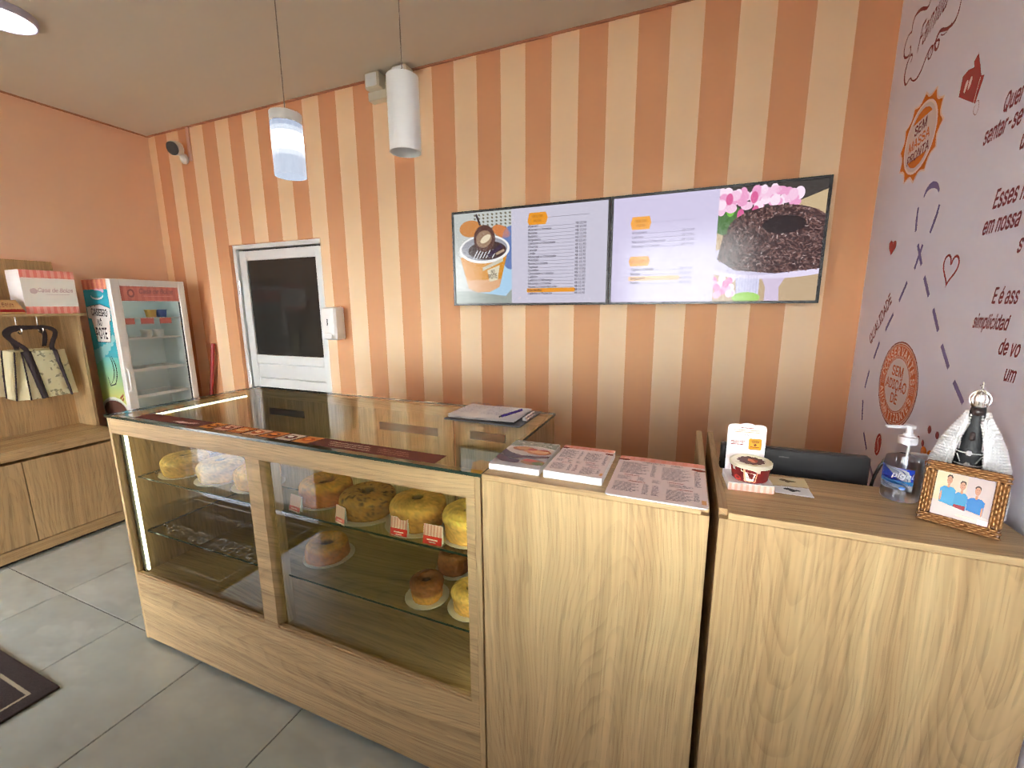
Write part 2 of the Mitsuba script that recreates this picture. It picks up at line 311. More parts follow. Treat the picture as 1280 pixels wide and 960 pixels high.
def glass_sheet(key, x0, x1, y0, y1, z0, t):
    g = put(key, quad((x0, y0, z0 + t), (x1, y0, z0 + t), (x1, y1, z0 + t), (x0, y1, z0 + t)), 'pane')
    e = cat_(quad((x0, y0, z0), (x1, y0, z0), (x1, y0, z0 + t), (x0, y0, z0 + t)), quad((x0, y1, z0), (x1, y1, z0), (x1, y1, z0 + t), (x0, y1, z0 + t)),
             quad((x0, y0, z0), (x0, y1, z0), (x0, y1, z0 + t), (x0, y0, z0 + t)), quad((x1, y0, z0), (x1, y1, z0), (x1, y1, z0 + t), (x1, y0, z0 + t)))
    put(g + '__edge', e, 'glass_edge')
    return g
glass_sheet(K + '__top_glass', CX0 - .004, CX1 + .006, CY0 - .006, CY1 - .004, CZ - .008, .010)
SH1, SH2 = 0.80, 0.535
glass_sheet(K + '__glass_shelf', CX0 + .02, CX1 - .02, 1.05, CY1 - .06, SH1 - .008, .008)
glass_sheet(K + '__glass_shelf', CX0 + .02, CX1 - .02, 1.05, CY1 - .06, SH2 - .008, .008)
for n_, z in ((0, SH1 - .008), (1, SH2 - .008)):
    for x in (CX0 + .03, CX1 - .03):
        for y in (1.12, 1.56): put(K + '__shelf_pin', cyl((x - .012, y, z - .004), (x + .012, y, z - .004), .004, 8), 'steel')
def strip(key, m, cover, LED):
    k = put(key, m, 'white_plastic', False, emitter={'type': 'area', 'radiance': {'type': 'rgb', 'value': [LED * 0.97, LED, LED * 0.82]}})
    put(key.replace('led_strip', 'led_profile'), cover, 'dark_grey')
strip(K + '__led_strip', bx(CX0 + .035, CX0 + .049, CY0 + .032, CY0 + .040, OZ0 + .005, OZ1 + .02), bx(CX0 + .0182, CX0 + .034, CY0 + .026, CY0 + .042, OZ0 - .005, OZ1 + .02), LED * .5)
strip(K + '__led_strip', bx(CX1 - .040, CX1 - .030, CY0 + .046, CY0 + .054, OZ0 + .005, OZ1 + .02), bx(CX1 - .029, CX1 - .018, CY0 + .042, CY0 + .056, OZ0 - .005, OZ1 + .02), LED * 1.2)
strip(K + '__led_strip', bx(CX0 + .024, CX0 + .034, 1.10, 1.60, 1.058, 1.068), bx(CX0 + .018, CX0 + .023, 1.10, 1.60, 1.055, 1.072), LED * .5)

# ------------------------------------------------------------------ cakes on plates
def ring_cake(R, h, hole, shape, col, seed, speck=None, band=None):
    """a ring cake: lathe profile, bumps, and crust colours"""
    if shape == 'dome':      # puffed top, slightly narrower foot
        prof = [(hole * .8, 0), (R * .90, 0), (R * .93, h * .1), (R * .98, h * .45), (R, h * .62), (R * .97, h * .78), (R * .88, h * .9), (R * .7, h * .98), (R * .45, h), (hole * 1.5, h * .97), (hole, h * .88), (hole * .8, h * .5), (hole * .8, 0)]
    elif shape == 'bundt':   # tipped out of the tin: rounded glossy top falling into the hole
        prof = [(hole, 0), (R, 0), (R * 1.0, h * .12), (R * .97, h * .55), (R * .93, h * .78), (R * .82, h * .95), (R * .66, h), (R * .5, h * .96), (hole * 1.5, h * .84), (hole, h * .6), (hole * .9, 0)]
    else:                    # muffin: crust overhanging a paler foot
        prof = [(hole * .7, 0), (R * .88, 0), (R * .92, h * .3), (R * .95, h * .55), (R * 1.0, h * .62), (R * 1.0, h * .72), (R * .95, h * .86), (R * .75, h * .97), (R * .5, h), (hole * 1.7, h * .95), (hole, h * .8), (hole * .7, 0)]
    P = np.array(prof); d = np.r_[0, np.cumsum(np.linalg.norm(np.diff(P, axis=0), axis=1))]
    tt = np.linspace(0, d[-1], 46); P = np.stack([np.interp(tt, d, P[:, 0]), np.interp(tt, d, P[:, 1])], 1)
    m = lathe(P, 72); v = np.array(m.vertices)
    nrm = np.array(m.vertex_normals)
    n1 = meshkit.noise(v * 30, seed) - .5; n2 = meshkit.noise(v * 120, seed + 1) - .5; n3 = meshkit.noise(v * 380, seed + 2) - .5
    v = v + nrm * (0.004 * n1 + 0.0016 * n2 + 0.0007 * n3)[:, None]; v[:, 2] = np.maximum(v[:, 2], 0)
    top, side = lin(col[0]), lin(col[1])
    hh = np.clip((v[:, 2] / h - .55) / .3 + 1.0 * n1, 0, 1)[:, None]
    c = side * (1 - hh) + top * hh
    if band: 
        w = np.clip((v[:, 2] / h - .25) / .2, 0, 1)[:, None]; c = c * w + lin(band) * (1 - w)
    c = c * (1 + 0.5 * n2 + 0.35 * n3 + .3 * n1)[:, None]
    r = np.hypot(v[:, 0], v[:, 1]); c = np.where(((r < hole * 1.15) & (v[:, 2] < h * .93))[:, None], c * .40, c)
    if speck is not None:
        s = np.clip((meshkit.noise(v * 95, seed + 5) - .62) * 8, 0, 1)[:, None]; c = c * (1 - s) + lin(speck) * s
    m.vertices = v
    return m, np.clip(c, 0.002, .95)
def plate_mesh(r): return lathe([(0, 0), (r * .90, 0), (r * .985, .003), (r, .005), (r * .985, .006), (r * .94, .0032), (0, .0030)], 56)
PL = {}
def cake(x, y, z, R, h, hole, shape, col, label, plabel, pr, group, seed, speck=None, band=None, rz=0, po=(0, 0)):
    p = put('plate', xf(plate_mesh(pr), (x + po[0], y + po[1], z + .0006)), 'plate_white', 40); tag(p, plabel, 'plate', 'plates under the cakes')
    m, c = ring_cake(R, h, hole, shape, col, seed, speck, band)
    k = put('ring_cake', xf(m, (x, y, z + .0040), rz), 'cake_crust', True, color=c); tag(k, label, 'cake', group)
UP, LO = 'cakes on the upper glass shelf', 'cakes on the lower glass shelf'
cake(-2.115, 1.165, SH1, .094, .085, .016, 'dome', ((226, 188, 110), (205, 160, 90)), 'pale golden ring cake at the far left of the upper shelf, nearest the light strip', 'white plate under the leftmost cake of the upper shelf', .105, UP, 11)
cake(-1.885, 1.175, SH1, .092, .088, .016, 'dome', ((228, 186, 104), (208, 162, 92)), 'pale golden ring cake in the left pane, second from the light strip', 'white plate under the second cake from the left of the upper shelf', .104, UP, 12)
cake(-1.665, 1.185, SH1, .090, .088, .016, 'dome', ((232, 178, 84), (206, 148, 70)), 'golden ring cake half hidden behind the left side of the case mullion', 'white plate behind the mullion of the case, upper shelf', .102, UP, 13)
cake(-1.290, 1.195, SH1, .102, .084, .024, 'bundt', ((206, 152, 58), (166, 92, 34)), 'smooth glazed ring cake with brown side, first right of the mullion', 'white plate under the glazed cake right of the mullion', .118, UP, 14)
cake(-1.052, 1.160, SH1, .100, .090, .021, 'dome', ((168, 122, 48), (150, 104, 44)), 'olive brown ring cake speckled with dark crumbs, third from the right on the upper shelf', 'white plate under the speckled cake', .116, UP, 15, speck=(72, 46, 24))
cake(-0.835, 1.165, SH1, .098, .098, .016, 'dome', ((206, 160, 76), (188, 134, 66)), 'tall floury golden ring cake behind the left one of the two red price cards', 'white plate under the tall floury golden cake', .116, UP, 16)
cake(-0.628, 1.160, SH1, .092, .098, .018, 'muffin', ((238, 200, 104), (226, 174, 98)), 'bright yellow ring cake at the right end of the upper shelf', 'white plate under the bright yellow cake of the upper shelf', .098, UP, 17)
cake(-1.325, 1.205, SH2, .086, .072, .020, 'bundt', ((196, 142, 52), (160, 96, 44)), 'glazed ring cake with brown side alone at the left of the lower shelf', 'white plate alone at the left of the lower shelf', .100, LO, 18, po=(.008, 0))
cake(-0.797, 1.140, SH2, .060, .076, .013, 'muffin', ((126, 70, 28), (136, 78, 32)), 'small cake with caramel brown crust over a golden foot, front of the lower shelf', 'white plate under the small caramel brown cake in front', .078, LO, 19, band=(205, 150, 70))
cake(-0.790, 1.320, SH2, .064, .080, .012, 'bundt', ((120, 70, 30), (122, 66, 30)), 'small dark brown ring cake at the back of the lower shelf, partly hidden from above', 'white plate under the small dark cake at the back', .080, LO, 20, po=(.008, 0))
cake(-0.628, 1.150, SH2, .066, .080, .012, 'muffin', ((236, 194, 104), (224, 172, 98)), 'small yellow ring cake cut off by the right post on the lower shelf', 'white plate under the small yellow cake by the right post', .080, LO, 21)
def price_card(x, y, w, h, rz, lean, red, label):
    p = Print()
    p.rect(0, 0, w, h, (250, 214, 206), 0)
    n = 6
    for i in range(n): p.rect(w * (i + .15) / n, h * .42, w * .55 / n, h * .56, (240, 170, 160) if red else (246, 198, 192), 1)
    if red:
        p.rect(0, 0, w, h * .42, (214, 46, 40), 1)
        p.rect(w * .22, h * .2, w * .56, h * .07, (248, 220, 214), 2); p.rect(w * .32, h * .09, w * .36, h * .05, (248, 220, 214), 2)
    else:
        p.rect(0, h * .08, w, h * .26, (236, 120, 122), 1); p.rect(w * .2, h * .17, w * .55, h * .06, (250, 210, 206), 2)
    k = num('price_card'); tag(k, label, 'price card', 'price cards on the upper shelf')
    R = trimesh.transformations.euler_matrix(0, 0, math.radians(rz))[:3, :3]
    ex = R @ [1, 0, 0]; ey = R @ [0, math.sin(math.radians(lean)), math.cos(math.radians(lean))]
    o = np.array([x, y, SH1 + .0005])
    nn = np.cross(ex, ey)
    c = [o, o + w * ex, o + w * ex + h * ey, o + h * ey]
    bk = [q - .0012 * nn for q in c]
    foot = o + .014 * (R @ [0, 1, 0]) ; foot[2] = SH1 + .0005
    put(k + '__card', trimesh.convex.convex_hull(np.array(c + bk)), 'paper')
    put(k + '__foot', trimesh.convex.convex_hull(np.array([c[3] - .001 * nn, c[2] - .001 * nn, foot, foot + w * ex, c[3] - .0016 * nn, c[2] - .0016 * nn, foot + [0, 0, .0006], foot + w * ex + [0, 0, .0006]])), 'paper')
    p.put(k + '__print', o=o, ex=ex, ey=ey, base=2e-4)
price_card(-1.345, 1.062, .064, .062, -8, 14, False, 'pale pink price card leaning in front of the glazed cake by the mullion')
price_card(-1.114, 1.058, .054, .064, -14, 8, False, 'pale pink price card turned to the right in front of the speckled cake')
price_card(-0.876, 1.056, .066, .064, 2, 12, True, 'red and white striped price card in front of the tall golden cake')
price_card(-0.747, 1.056, .069, .063, 2, 12, True, 'red and white striped price card, the rightmost one, beside the bright yellow cake')

# printed strip stuck along the front of the top glass
p = Print(); W_, H_ = 1.462, .070
p.rect(0, 0, W_, H_, (84, 34, 28), 0)
cols = [((216, 140, 60), (120, 50, 24)), ((222, 170, 140), (150, 70, 50)), ((206, 120, 52), (236, 190, 130)), ((226, 180, 140), (190, 96, 50)), ((212, 128, 60), (110, 44, 20)), ((234, 220, 200), (110, 60, 60)), ((218, 140, 70), (190, 90, 30))]
for i, (c1, c2) in enumerate(cols):
    x0 = .40 + i * .082
    p.poly(Polygon([(x0, .002), (x0 + .07, .002), (x0 + .085, H_ - .002), (x0 + .015, H_ - .002)]), c1, 1)
    p.ell(x0 + .042, .036, .026, .018, c2, 2); p.ell(x0 + .038, .040, .013, .008, tuple(min(255, int(q * 1.25)) for q in c1), 3)
p.poly(Polygon([(.22, .02), (.26, .036), (.31, .030), (.36, .042), (.35, .022), (.28, .012)]), (222, 190, 184), 1)
for k in range(3):
    p.rect(1.02 + .01 * k, .046 - .014 * k, .17, .004, (196, 168, 150), 1); p.rect(1.22 + .01 * k, .046 - .014 * k, .12, .003, (150, 100, 84), 1)
k = p.put('printed_strip', o=(-2.116, 1.000, CZ + .002), base=6e-4); tag(k, 'long dark brown printed strip with pastry pictures along the front of the glass top', 'printed strip')

# clipboard with papers and a pen at the back of the glass top
K = 'clipboard'; tag(K, 'dark clipboard holding white order sheets at the back corner of the glass top', 'clipboard')
zt = CZ + .0025
cb = affinity.rotate(sbox(-.16, -.122, .16, .122).buffer(.006), 0)
put(K + '__board', xf(trimesh.creation.extrude_polygon(cb, .004, engine='earcut'), (-.720, 1.563, zt), -1), 'dark_grey')
def sheet(w, h, seed, bow):
    nx, ny = 16, 10; X, Y = np.meshgrid(np.linspace(-w / 2, w / 2, nx), np.linspace(-h / 2, h / 2, ny))
    Zz = bow * ((X / w + .5) ** 2 * (1 - .4 * (Y / h + .5))) * .6 + .002 * np.sin(9 * X + seed) + bow * .8 * np.clip(-(X / w) - .35, 0, 1) * 2
    Zz = Zz - Zz.min()
    V = np.stack([X, Y, Zz], -1).reshape(-1, 3); F = []
    for j in range(ny - 1):
        for i in range(nx - 1):
            a_ = j * nx + i; F += [[a_, a_ + 1, a_ + nx + 1], [a_, a_ + nx + 1, a_ + nx]]
    n = len(V); V2 = np.vstack([V, V - [0, 0, .0003]]); F = np.array(F)
    return trimesh.Trimesh(V2, np.vstack([F, F[:, ::-1] + n]), process=False)
for i, (dx, dy, rz, bow) in enumerate([(0, 0, 0, .004), (-.006, .006, 2, .010), (-.002, .002, -2, .016)]):
    put(K + '__paper', xf(sheet(.292, .212, i, bow), (-.737 + dx, 1.566 + dy, zt + .0045 + i * .0035), rz), 'paper', True)
pp = Print()
for j in range(14):
    for cx in (-.12, .0):
        pp.rect(cx, .085 - .0125 * j, .105 if j % 3 else .08, .0022, (150, 150, 172), 0)
pp.put(K + '__print', o=(-.745, 1.563, zt + .0265), base=0)
put(K + '__clip', cat_(bx(-.578, -.556, 1.51, 1.61, zt + .004, zt + .012, .002), cyl((-.566, 1.505, zt + .016), (-.566, 1.615, zt + .016), .006, 10)), 'steel')
K = 'pen'; tag(K, 'dark purple pen lying on the papers of the clipboard', 'pen')
put(K + '__barrel', cyl((-.642, 1.462, zt + .030), (-.602, 1.575, zt + .032), .005, 12), scene.setdefault('purple_plastic', prin(L(52, 36, 110), .3)) and 'purple_plastic', 30)
put(K + '__tip', trimesh.util.concatenate([cyl((-.642, 1.462, zt + .030), (-.6465, 1.449, zt + .0295), .0028, 10)]), 'black_plastic')

# ------------------------------------------------------------------ the two counters
def counter(key, x0, x1, label, xr_=None):
    tag(key, label, 'counter')
    z = CZ
    put(key + '__front_panel', bx(x0, x1, CY0, CY0 + .018, 0.01, z - .016, .0008), 'wood_z')
    put(key + '__countertop', bx(x0 + (.018 if key.endswith('001') else 0), x1 - (.018 if not key.endswith('001') else 0), CY0, 1.272, z - .0155, z, .0008), 'wood_x')
counter('counter', -.494, .073, 'oak veneer counter between the display case and the till counter, holding leaflets')
put('counter__side_panel', bx(.055, .073, CY0 + .019, 1.64, 0.01, CZ, .0008), 'wood_y')
put('counter__side_panel', bx(-.494, -.476, CY0 + .019, 1.27, 0.01, CZ - .016, .0008), 'wood_z')
XR_ = xr(1.0) - .005
counter('counter_001', .092, XR_, 'oak veneer till counter against the mauve wall, holding the gel bottle and photo frame')
put('counter_001__side_panel', bx(.092, .110, CY0 + .019, 1.64, 0.01, CZ, .0008), 'wood_y')
put('counter_001__desk_board', bx(.112, xr(1.3) - .005, 1.275, 1.62, .72, .74), 'wood_x')
put('counter_001__desk_support', bx(.40, .42, 1.0, 1.6, .01, .72), 'wood_z')

# leaflets
def slab(x0, x1, y0, y1, z0, t, rz, r=.0):
    g = sbox(-(x1 - x0) / 2 + r, -(y1 - y0) / 2 + r, (x1 - x0) / 2 - r, (y1 - y0) / 2 - r)
    if r: g = g.buffer(r, 8)
    return xf(trimesh.creation.extrude_polygon(g, t, engine='earcut'), ((x0 + x1) / 2, (y0 + y1) / 2, z0), rz)
def axes(rz): 
    a = math.radians(rz); return (math.cos(a), math.sin(a), 0), (-math.sin(a), math.cos(a), 0)
def origin(x0, x1, y0, y1, z, rz):
    ex, ey = axes(rz); c = np.array([(x0 + x1) / 2, (y0 + y1) / 2, z]); return c - (x1 - x0) / 2 * np.array(ex) - (y1 - y0) / 2 * np.array(ey)
CM = (108, 74, 72)
def menu_print(w, h, small=False):
    p = Print(); pink, body = (244, 172, 150), (246, 226, 222)
    p.rrect(0, 0, w, h, .009 if not small else .0005, body, 0)
    p.rrect(0, h * .89, w, h * .11, .009 if not small else .0005, pink, 1)
    for i in range(0, 16, 2): p.rect(w * i / 16, h * .895, w / 18, h * .09, (238, 150, 128), 2)
    p.ell(w * .06, h * .89, w * .075, h * .025, (120, 50, 34), 3); p.ell(w * .93, h * .82, w * .08, h * .03, (128, 54, 38), 3, rot=-12)
    if not small: p.text('CARDÁPIO', w * .28, h * .845, .0085, CM, bold=True); p.text('CASA', w * .62, h * .845, .0085, CM, bold=True)
    def block(x, y, ww, hh, n, c=(158, 134, 136)):
        for i in range(n):
            f = .62 + .38 * ((i * 37) % 10) / 10
            p.rect(x, y + hh - (i + .75) * hh / n, ww * f, hh / n * .45, c, 1)
    block(w * .06, h * .52, w * .34, h * .31, 13); block(w * .41, h * .5, w * .055, h * .32, 15, (140, 116, 122))
    block(w * .53, h * .47, w * .33, h * .33, 14); block(w * .88, h * .40, w * .07, h * .38, 18, (140, 116, 122))
    p.rect(w * .13, h * .475, w * .16, h * .012, (170, 70, 48), 2); block(w * .06, h * .37, w * .17, h * .09, 5); block(w * .28, h * .37, w * .09, h * .09, 5, (140, 116, 122)); block(w * .44, h * .36, w * .1, h * .08, 5)
    p.rect(w * .19, h * .335, w * .18, h * .012, (170, 70, 48), 2); block(w * .05, h * .1, w * .29, h * .21, 10); block(w * .36, h * .09, w * .07, h * .22, 12, (140, 116, 122)); block(w * .455, h * .09, w * .08, h * .22, 12, (150, 110, 116))
    p.rect(w * .6, h * .42, w * .17, h * .012, (170, 70, 48), 2); block(w * .62, h * .33, w * .28, h * .07, 4)
    p.rect(w * .7, h * .29, w * .16, h * .012, (170, 70, 48), 2); block(w * .6, h * .05, w * .28, h * .22, 11); block(w * .87, h * .1, w * .06, h * .17, 10, (140, 116, 122)); p.rect(w * .94, h * .06, w * .045, h * .08, (232, 176, 120), 2)
    return p
x0, x1, y0, y1, rz = -.165, .078, .982, 1.290, 2
x0, x1, y0, y1, rz = -.152, .066, .990, 1.264, 0
K = 'menu_card'; tag(K, 'large pink printed price list with rounded corners, rightmost of the leaflets', 'menu card')
put(K + '__sheet', slab(-.160, .070, .978, 1.262, CZ + .0005, .0035, 0, .010), 'paper')
menu_print(.230, .284).put(K + '__print', o=(-.160, .978, CZ + .004))
K = 'leaflet_stack'; tag(K, 'stack of pink printed price leaflets between the pastry photo booklets and the large price list', 'leaflets')
put(K + '__sheets', slab(-.331, -.176, 1.024, 1.247, CZ + .0005, .020, 0), 'paper')
menu_print(.155, .223, True).put(K + '__print', o=(-.331, 1.024, CZ + .0205))
K = 'booklet_stack'; tag(K, 'stack of booklets with a glossy pastry photo on the cover, beside the case', 'booklets')
put(K + '__sheets', slab(-.493, -.346, 1.026, 1.250, CZ + .0005, .017, 1), 'paper')
p = Print(); w, h = .147, .224
p.rect(0, 0, w, h, (206, 198, 196), 0)
pg = lambda g, c, l: p.poly(g.intersection(sbox(0, 0, w, h)), c, l)
pg(sbox(0, h * .74, w, h), (150, 158, 140), 1)
bk = np.random.default_rng(5)
for i in range(46): pg(affinity.rotate(affinity.scale(Point(w * bk.uniform(0, 1), h * bk.uniform(.76, 1)).buffer(1, 3), .007, .004), bk.uniform(0, 180)), [(96, 112, 84), (214, 212, 204), (170, 176, 160), (120, 124, 120)][i % 4], 2 + i % 3)
pg(affinity.scale(Point(w * .56, h * .58).buffer(1), w * .62, h * .22), (236, 230, 226), 6); pg(affinity.scale(Point(w * .56, h * .60).buffer(1), w * .52, h * .17), (218, 206, 198), 7)
pg(affinity.scale(Point(w * .36, h * .66).buffer(1), w * .24, h * .09), (150, 84, 46), 8); pg(affinity.scale(Point(w * .36, h * .68).buffer(1), w * .19, h * .06), (206, 146, 84), 9)
pg(affinity.scale(Point(w * .72, h * .58).buffer(1), w * .26, h * .10), (204, 120, 58), 8); pg(affinity.scale(Point(w * .72, h * .60).buffer(1), w * .20, h * .065), (236, 186, 124), 9)
pg(affinity.scale(Point(w * .55, h * .66).buffer(1), w * .10, h * .045), (178, 58, 36), 10); pg(affinity.scale(Point(w * .80, h * .66).buffer(1), w * .11, h * .03), (206, 84, 52), 10); pg(affinity.scale(Point(w * .46, h * .58).buffer(1), w * .08, h * .03), (226, 150, 96), 10)
pg(LineString([(-.01, h * .58), (w * .16, h * .44), (w * .42, h * .37), (w * .74, h * .38), (w * 1.05, h * .46)]).buffer(.0075), (72, 40, 44), 11)
pg(LineString([(w * .04, h * .46), (w * .2, h * .34), (w * .44, h * .33)]).buffer(.010), (58, 28, 34), 12); pg(LineString([(w * .02, h * .30), (w * .2, h * .2), (w * .42, h * .18)]).buffer(.015), (68, 28, 36), 12)
pg(affinity.scale(Point(w * .78, h * .20).buffer(1), w * .24, h * .085), (176, 122, 66), 11); pg(affinity.scale(Point(w * .70, h * .25).buffer(1), w * .14, h * .045), (204, 84, 52), 12); pg(affinity.scale(Point(w * .90, h * .17).buffer(1), w * .12, h * .05), (110, 120, 64), 12)
p.put(K + '__print', mat='print_gloss', o=origin(-.493, -.346, 1.026, 1.250, CZ + .0175, 1), ex=axes(1)[0], ey=axes(1)[1])

# ------------------------------------------------------------------ things on the till counter
K = 'pot_display'; tag(K, 'pink and white cardboard stand with a back card holding the dessert pot', 'display stand')
ang = 4
def TL(m): return xf(m, (.165, 1.170, CZ), ang)
put(K + '__base', TL(bx(-.050, .050, -.048, .050, .0006, .020, .001)), 'paper')
put(K + '__back_card', TL(trimesh.Trimesh(*(lambda m: (m.vertices @ np.array([[1, 0, 0], [0, 0, 1], [0, -1, 0]]) + [0, .050, 0], m.faces))(trimesh.creation.extrude_polygon(unary_union([sbox(-.045, .0, .045, .135), affinity.scale(Point(-.028, .137).buffer(1), .016, .008), affinity.scale(Point(0, .137).buffer(1), .020, .011), affinity.scale(Point(.028, .137).buffer(1), .016, .008)]), .002, engine='earcut')))), 'paper')
ca, sa = math.cos(math.radians(ang)), math.sin(math.radians(ang))
def loc(x, y, z): return np.array([.165 + ca * x - sa * y, 1.170 + sa * x + ca * y, CZ + z])
EX, EYW = np.array([ca, sa, 0]), np.array([-sa, ca, 0])
p = Print(); p.poly(unary_union([sbox(-.044, .001, .044, .134), affinity.scale(Point(-.028, .136).buffer(1), .015, .007), affinity.scale(Point(0, .136).buffer(1), .019, .010), affinity.scale(Point(.028, .136).buffer(1), .015, .007)]), (252, 238, 236), 0)
for (y, wd, c) in ((.134, .03, (150, 90, 80)), (.128, .062, (226, 150, 110)), (.123, .058, (226, 150, 110))): p.rect(-wd / 2, y, wd, .0022, c, 1)
p.text('R$', -.017, .113, .0035, (120, 80, 70)); p.text('13', -.007, .113, .0065, (60, 30, 30), bold=True); p.text(',90', .006, .113, .0035, (120, 80, 70))
p.rect(-.036, .098, .034, .002, (170, 100, 80), 1); p.rect(-.036, .094, .03, .002, (170, 100, 80), 1); p.rect(-.036, .089, .03, .0022, (150, 50, 40), 1)
p.rrect(.006, .078, .030, .030, .004, (206, 142, 36), 1); p.rect(.011, .101, .02, .002, (120, 60, 20), 2); p.rect(.013, .097, .016, .002, (120, 60, 20), 2); p.ell(.021, .091, .003, .003, (100, 40, 20), 2); p.rect(.011, .084, .02, .002, (150, 70, 20), 2)
p.put(K + '__back_card__print', o=loc(0, .048, 0), ex=EX, ey=(0, 0, 1))
p = Print(); p.rect(-.050, .001, .100, .018, (250, 190, 172), 0)
for i in range(8): p.rect(-.048 + .0125 * i, .001, .006, .018, (244, 160, 142), 1)
p.put(K + '__base__print', o=loc(0, -.048, 0), ex=EX, ey=(0, 0, 1))
K = 'dessert_pot'; tag(K, 'round dark red dessert pot with a cream lid on the pink cardboard stand', 'pot')
pc = loc(.004, -.004, .0206)
put(K + '__tub', xf(lathe([(0, 0), (.038, 0), (.040, .002), (.045, .040), (.045, .042), (0, .042)], 48), pc), scene.setdefault('pot_red', prin(L(96, 22, 22), .3)) and 'pot_red', 30)
put(K + '__lid', xf(lathe([(.044, .036), (.0478, .036), (.048, .044), (.0465, .046), (.044, .046), (.043, .0448), (0, .0448)], 48), pc), scene.setdefault('lid_cream', prin(L(232, 226, 196), .3)) and 'lid_cream', 30)
p = Print(); a_ = np.linspace(0, 2 * np.pi, 61); rr_ = .030 + .0022 * np.cos(12 * a_)
p.poly(Polygon(np.stack([rr_ * np.cos(a_), rr_ * np.sin(a_)], 1)), (72, 40, 36), 0); p.poly(Polygon([(-.004, .014), (.008, .006), (.010, -.014), (.002, -.018), (-.008, -.004)]), (196, 120, 90), 1); p.poly(Polygon([(.004, .010), (.016, .002), (.012, -.012), (.008, -.010)]), (140, 50, 36), 2)
p.put(K + '__lid__print', o=pc + [0, 0, .0448], ex=EX, ey=EYW)
def wrapcyl(c, r_fn, a0):
    def f(V, off):
        a = a0 + V[:, 0] / r_fn(V[:, 1] * 0 + .02); r = r_fn(V[:, 1]) + off
        return np.stack([c[0] + r * np.cos(a), c[1] + r * np.sin(a), c[2] + V[:, 1]], 1)
    return f
p = Print(); p.poly(Polygon([(-.016, .034), (.016, .034), (.013, .003), (-.013, .003)]), (246, 170, 130), 0, .003); p.poly(Polygon([(-.012, .026), (.012, .026), (.008, .006), (-.008, .006)]), (250, 232, 214), 1, .003)
p.poly(sbox(-.021, .027, .021, .035), (246, 224, 200), 2, .003); p.text('CASEIRO', -.011, .0295, .0032, (150, 60, 50), lift=3); p.text('NO', -.003, .0195, .0042, (120, 50, 40), bold=True, lift=3); p.text('POTE', -.0075, .012, .005, (120, 50, 40), bold=True, lift=3)
p.poly(sbox(-.046, .026, -.036, .034), (196, 190, 180), 1, .003); p.poly(affinity.scale(Point(-.030, .008).buffer(.008), 1.2, .8), (170, 40, 30), 1)
p.put(K + '__tub__print', wrap=wrapcyl(pc, lambda h: .0399 + .132 * h, math.radians(-96)), base=3e-4)
for kx, (pts, mat_, lab) in enumerate([([(.222, 1.190), (.306, 1.199), (.308, 1.257), (.222, 1.248)], 'card_cream', 'small beige card, the rear one of two beside the pot stand'), ([(.224, 1.141), (.303, 1.137), (.303, 1.193), (.224, 1.184)], 'paper', 'small white card, the front one of two beside the pot stand')]):
    k = num('business_card'); tag(k, lab, 'card', 'small cards on the till counter')
    m = trimesh.creation.extrude_polygon(Polygon(pts), .0012, engine='earcut'); m.apply_translation((0, 0, CZ + .0006)); put(k + '__sheet', m, mat_)
    c = np.mean(pts, 0); p = Print(); dk = (120, 104, 70) if kx == 0 else (60, 62, 62)
    p.ell(-.008, .006, .010, .007, dk, 0); p.ell(.006, .002, .012, .005, dk, 0); p.ell(-.001, -.003, .006, .006, dk, 0)
    p.put(k + '__print', o=(c[0], c[1], CZ + .0018))
# monitor standing on the lower desk behind the till counter
K = 'monitor'; tag(K, 'black flat monitor seen from behind over the rear edge of the till counter', 'monitor')
put(K + '__panel', bx(.115, .472, 1.345, 1.372, .90, 1.150, .004), 'black_plastic')
put(K + '__stand', cat_(bx(.28, .31, 1.35, 1.365, .745, .90), bx(.21, .38, 1.30, 1.42, .7405, .750, .003)), 'black_plastic')
p = Print(); p.rect(-.012, -.0015, .024, .003, (96, 94, 92), 0); p.put(K + '__logo', o=(.275, 1.345, 1.128), ex=(1, 0, 0), ey=(0, 0, 1))
K = 'charger_cable'; tag(K, 'black charger cable with a white plug by the mauve wall behind the gel bottle', 'cable')
put(K + '__cord', tube(spline([(.46, 1.40, .752), (.50, 1.395, .95), (.505, 1.39, 1.11), (.53, 1.385, 1.155), (.565, 1.38, 1.158)], 30), .004), 'black_plastic', 30)
put(K + '__plug', cat_(bx(.563, .600, 1.372, 1.388, 1.151, 1.166, .003)), 'white_plastic')
# hand gel bottle
K = 'gel_bottle'; tag(K, 'clear pump bottle of hand gel with a blue label beside the photo frame', 'bottle')
bc = np.array([.485, 1.210, CZ + .0008])
body = [(0, 0), (.033, 0), (.0355, .003), (.0355, .090), (.034, .108), (.026, .124), (.016, .131), (.0150, .135)]
put(K + '__body', xf(lathe(body, 48), bc), 'clear_plastic', 30)
put(K + '__gel', xf(lathe([(0, .002), (.0325, .002), (.0342, .005), (.0342, .088), (.033, .100), (0, .1001)], 48), bc), 'gel', 30)
put(K + '__pump', cat_(xf(lathe([(0, .134), (.0175, .134), (.0175, .150), (.010, .152), (.010, .158), (.0065, .158), (.0065, .170), (.011, .170), (.011, .177), (0, .178)], 28), bc), xf(bx(-.050, .0, -.005, .005, .170, .1765, .002), bc, 15)), scene.setdefault('pump_white', prin(L(232, 232, 236), .3)) and 'pump_white', 30)
put(K + '__dip_tube', cyl(bc + [0, 0, .012], bc + [.004, 0, .134], .003, 8), 'white_plastic')
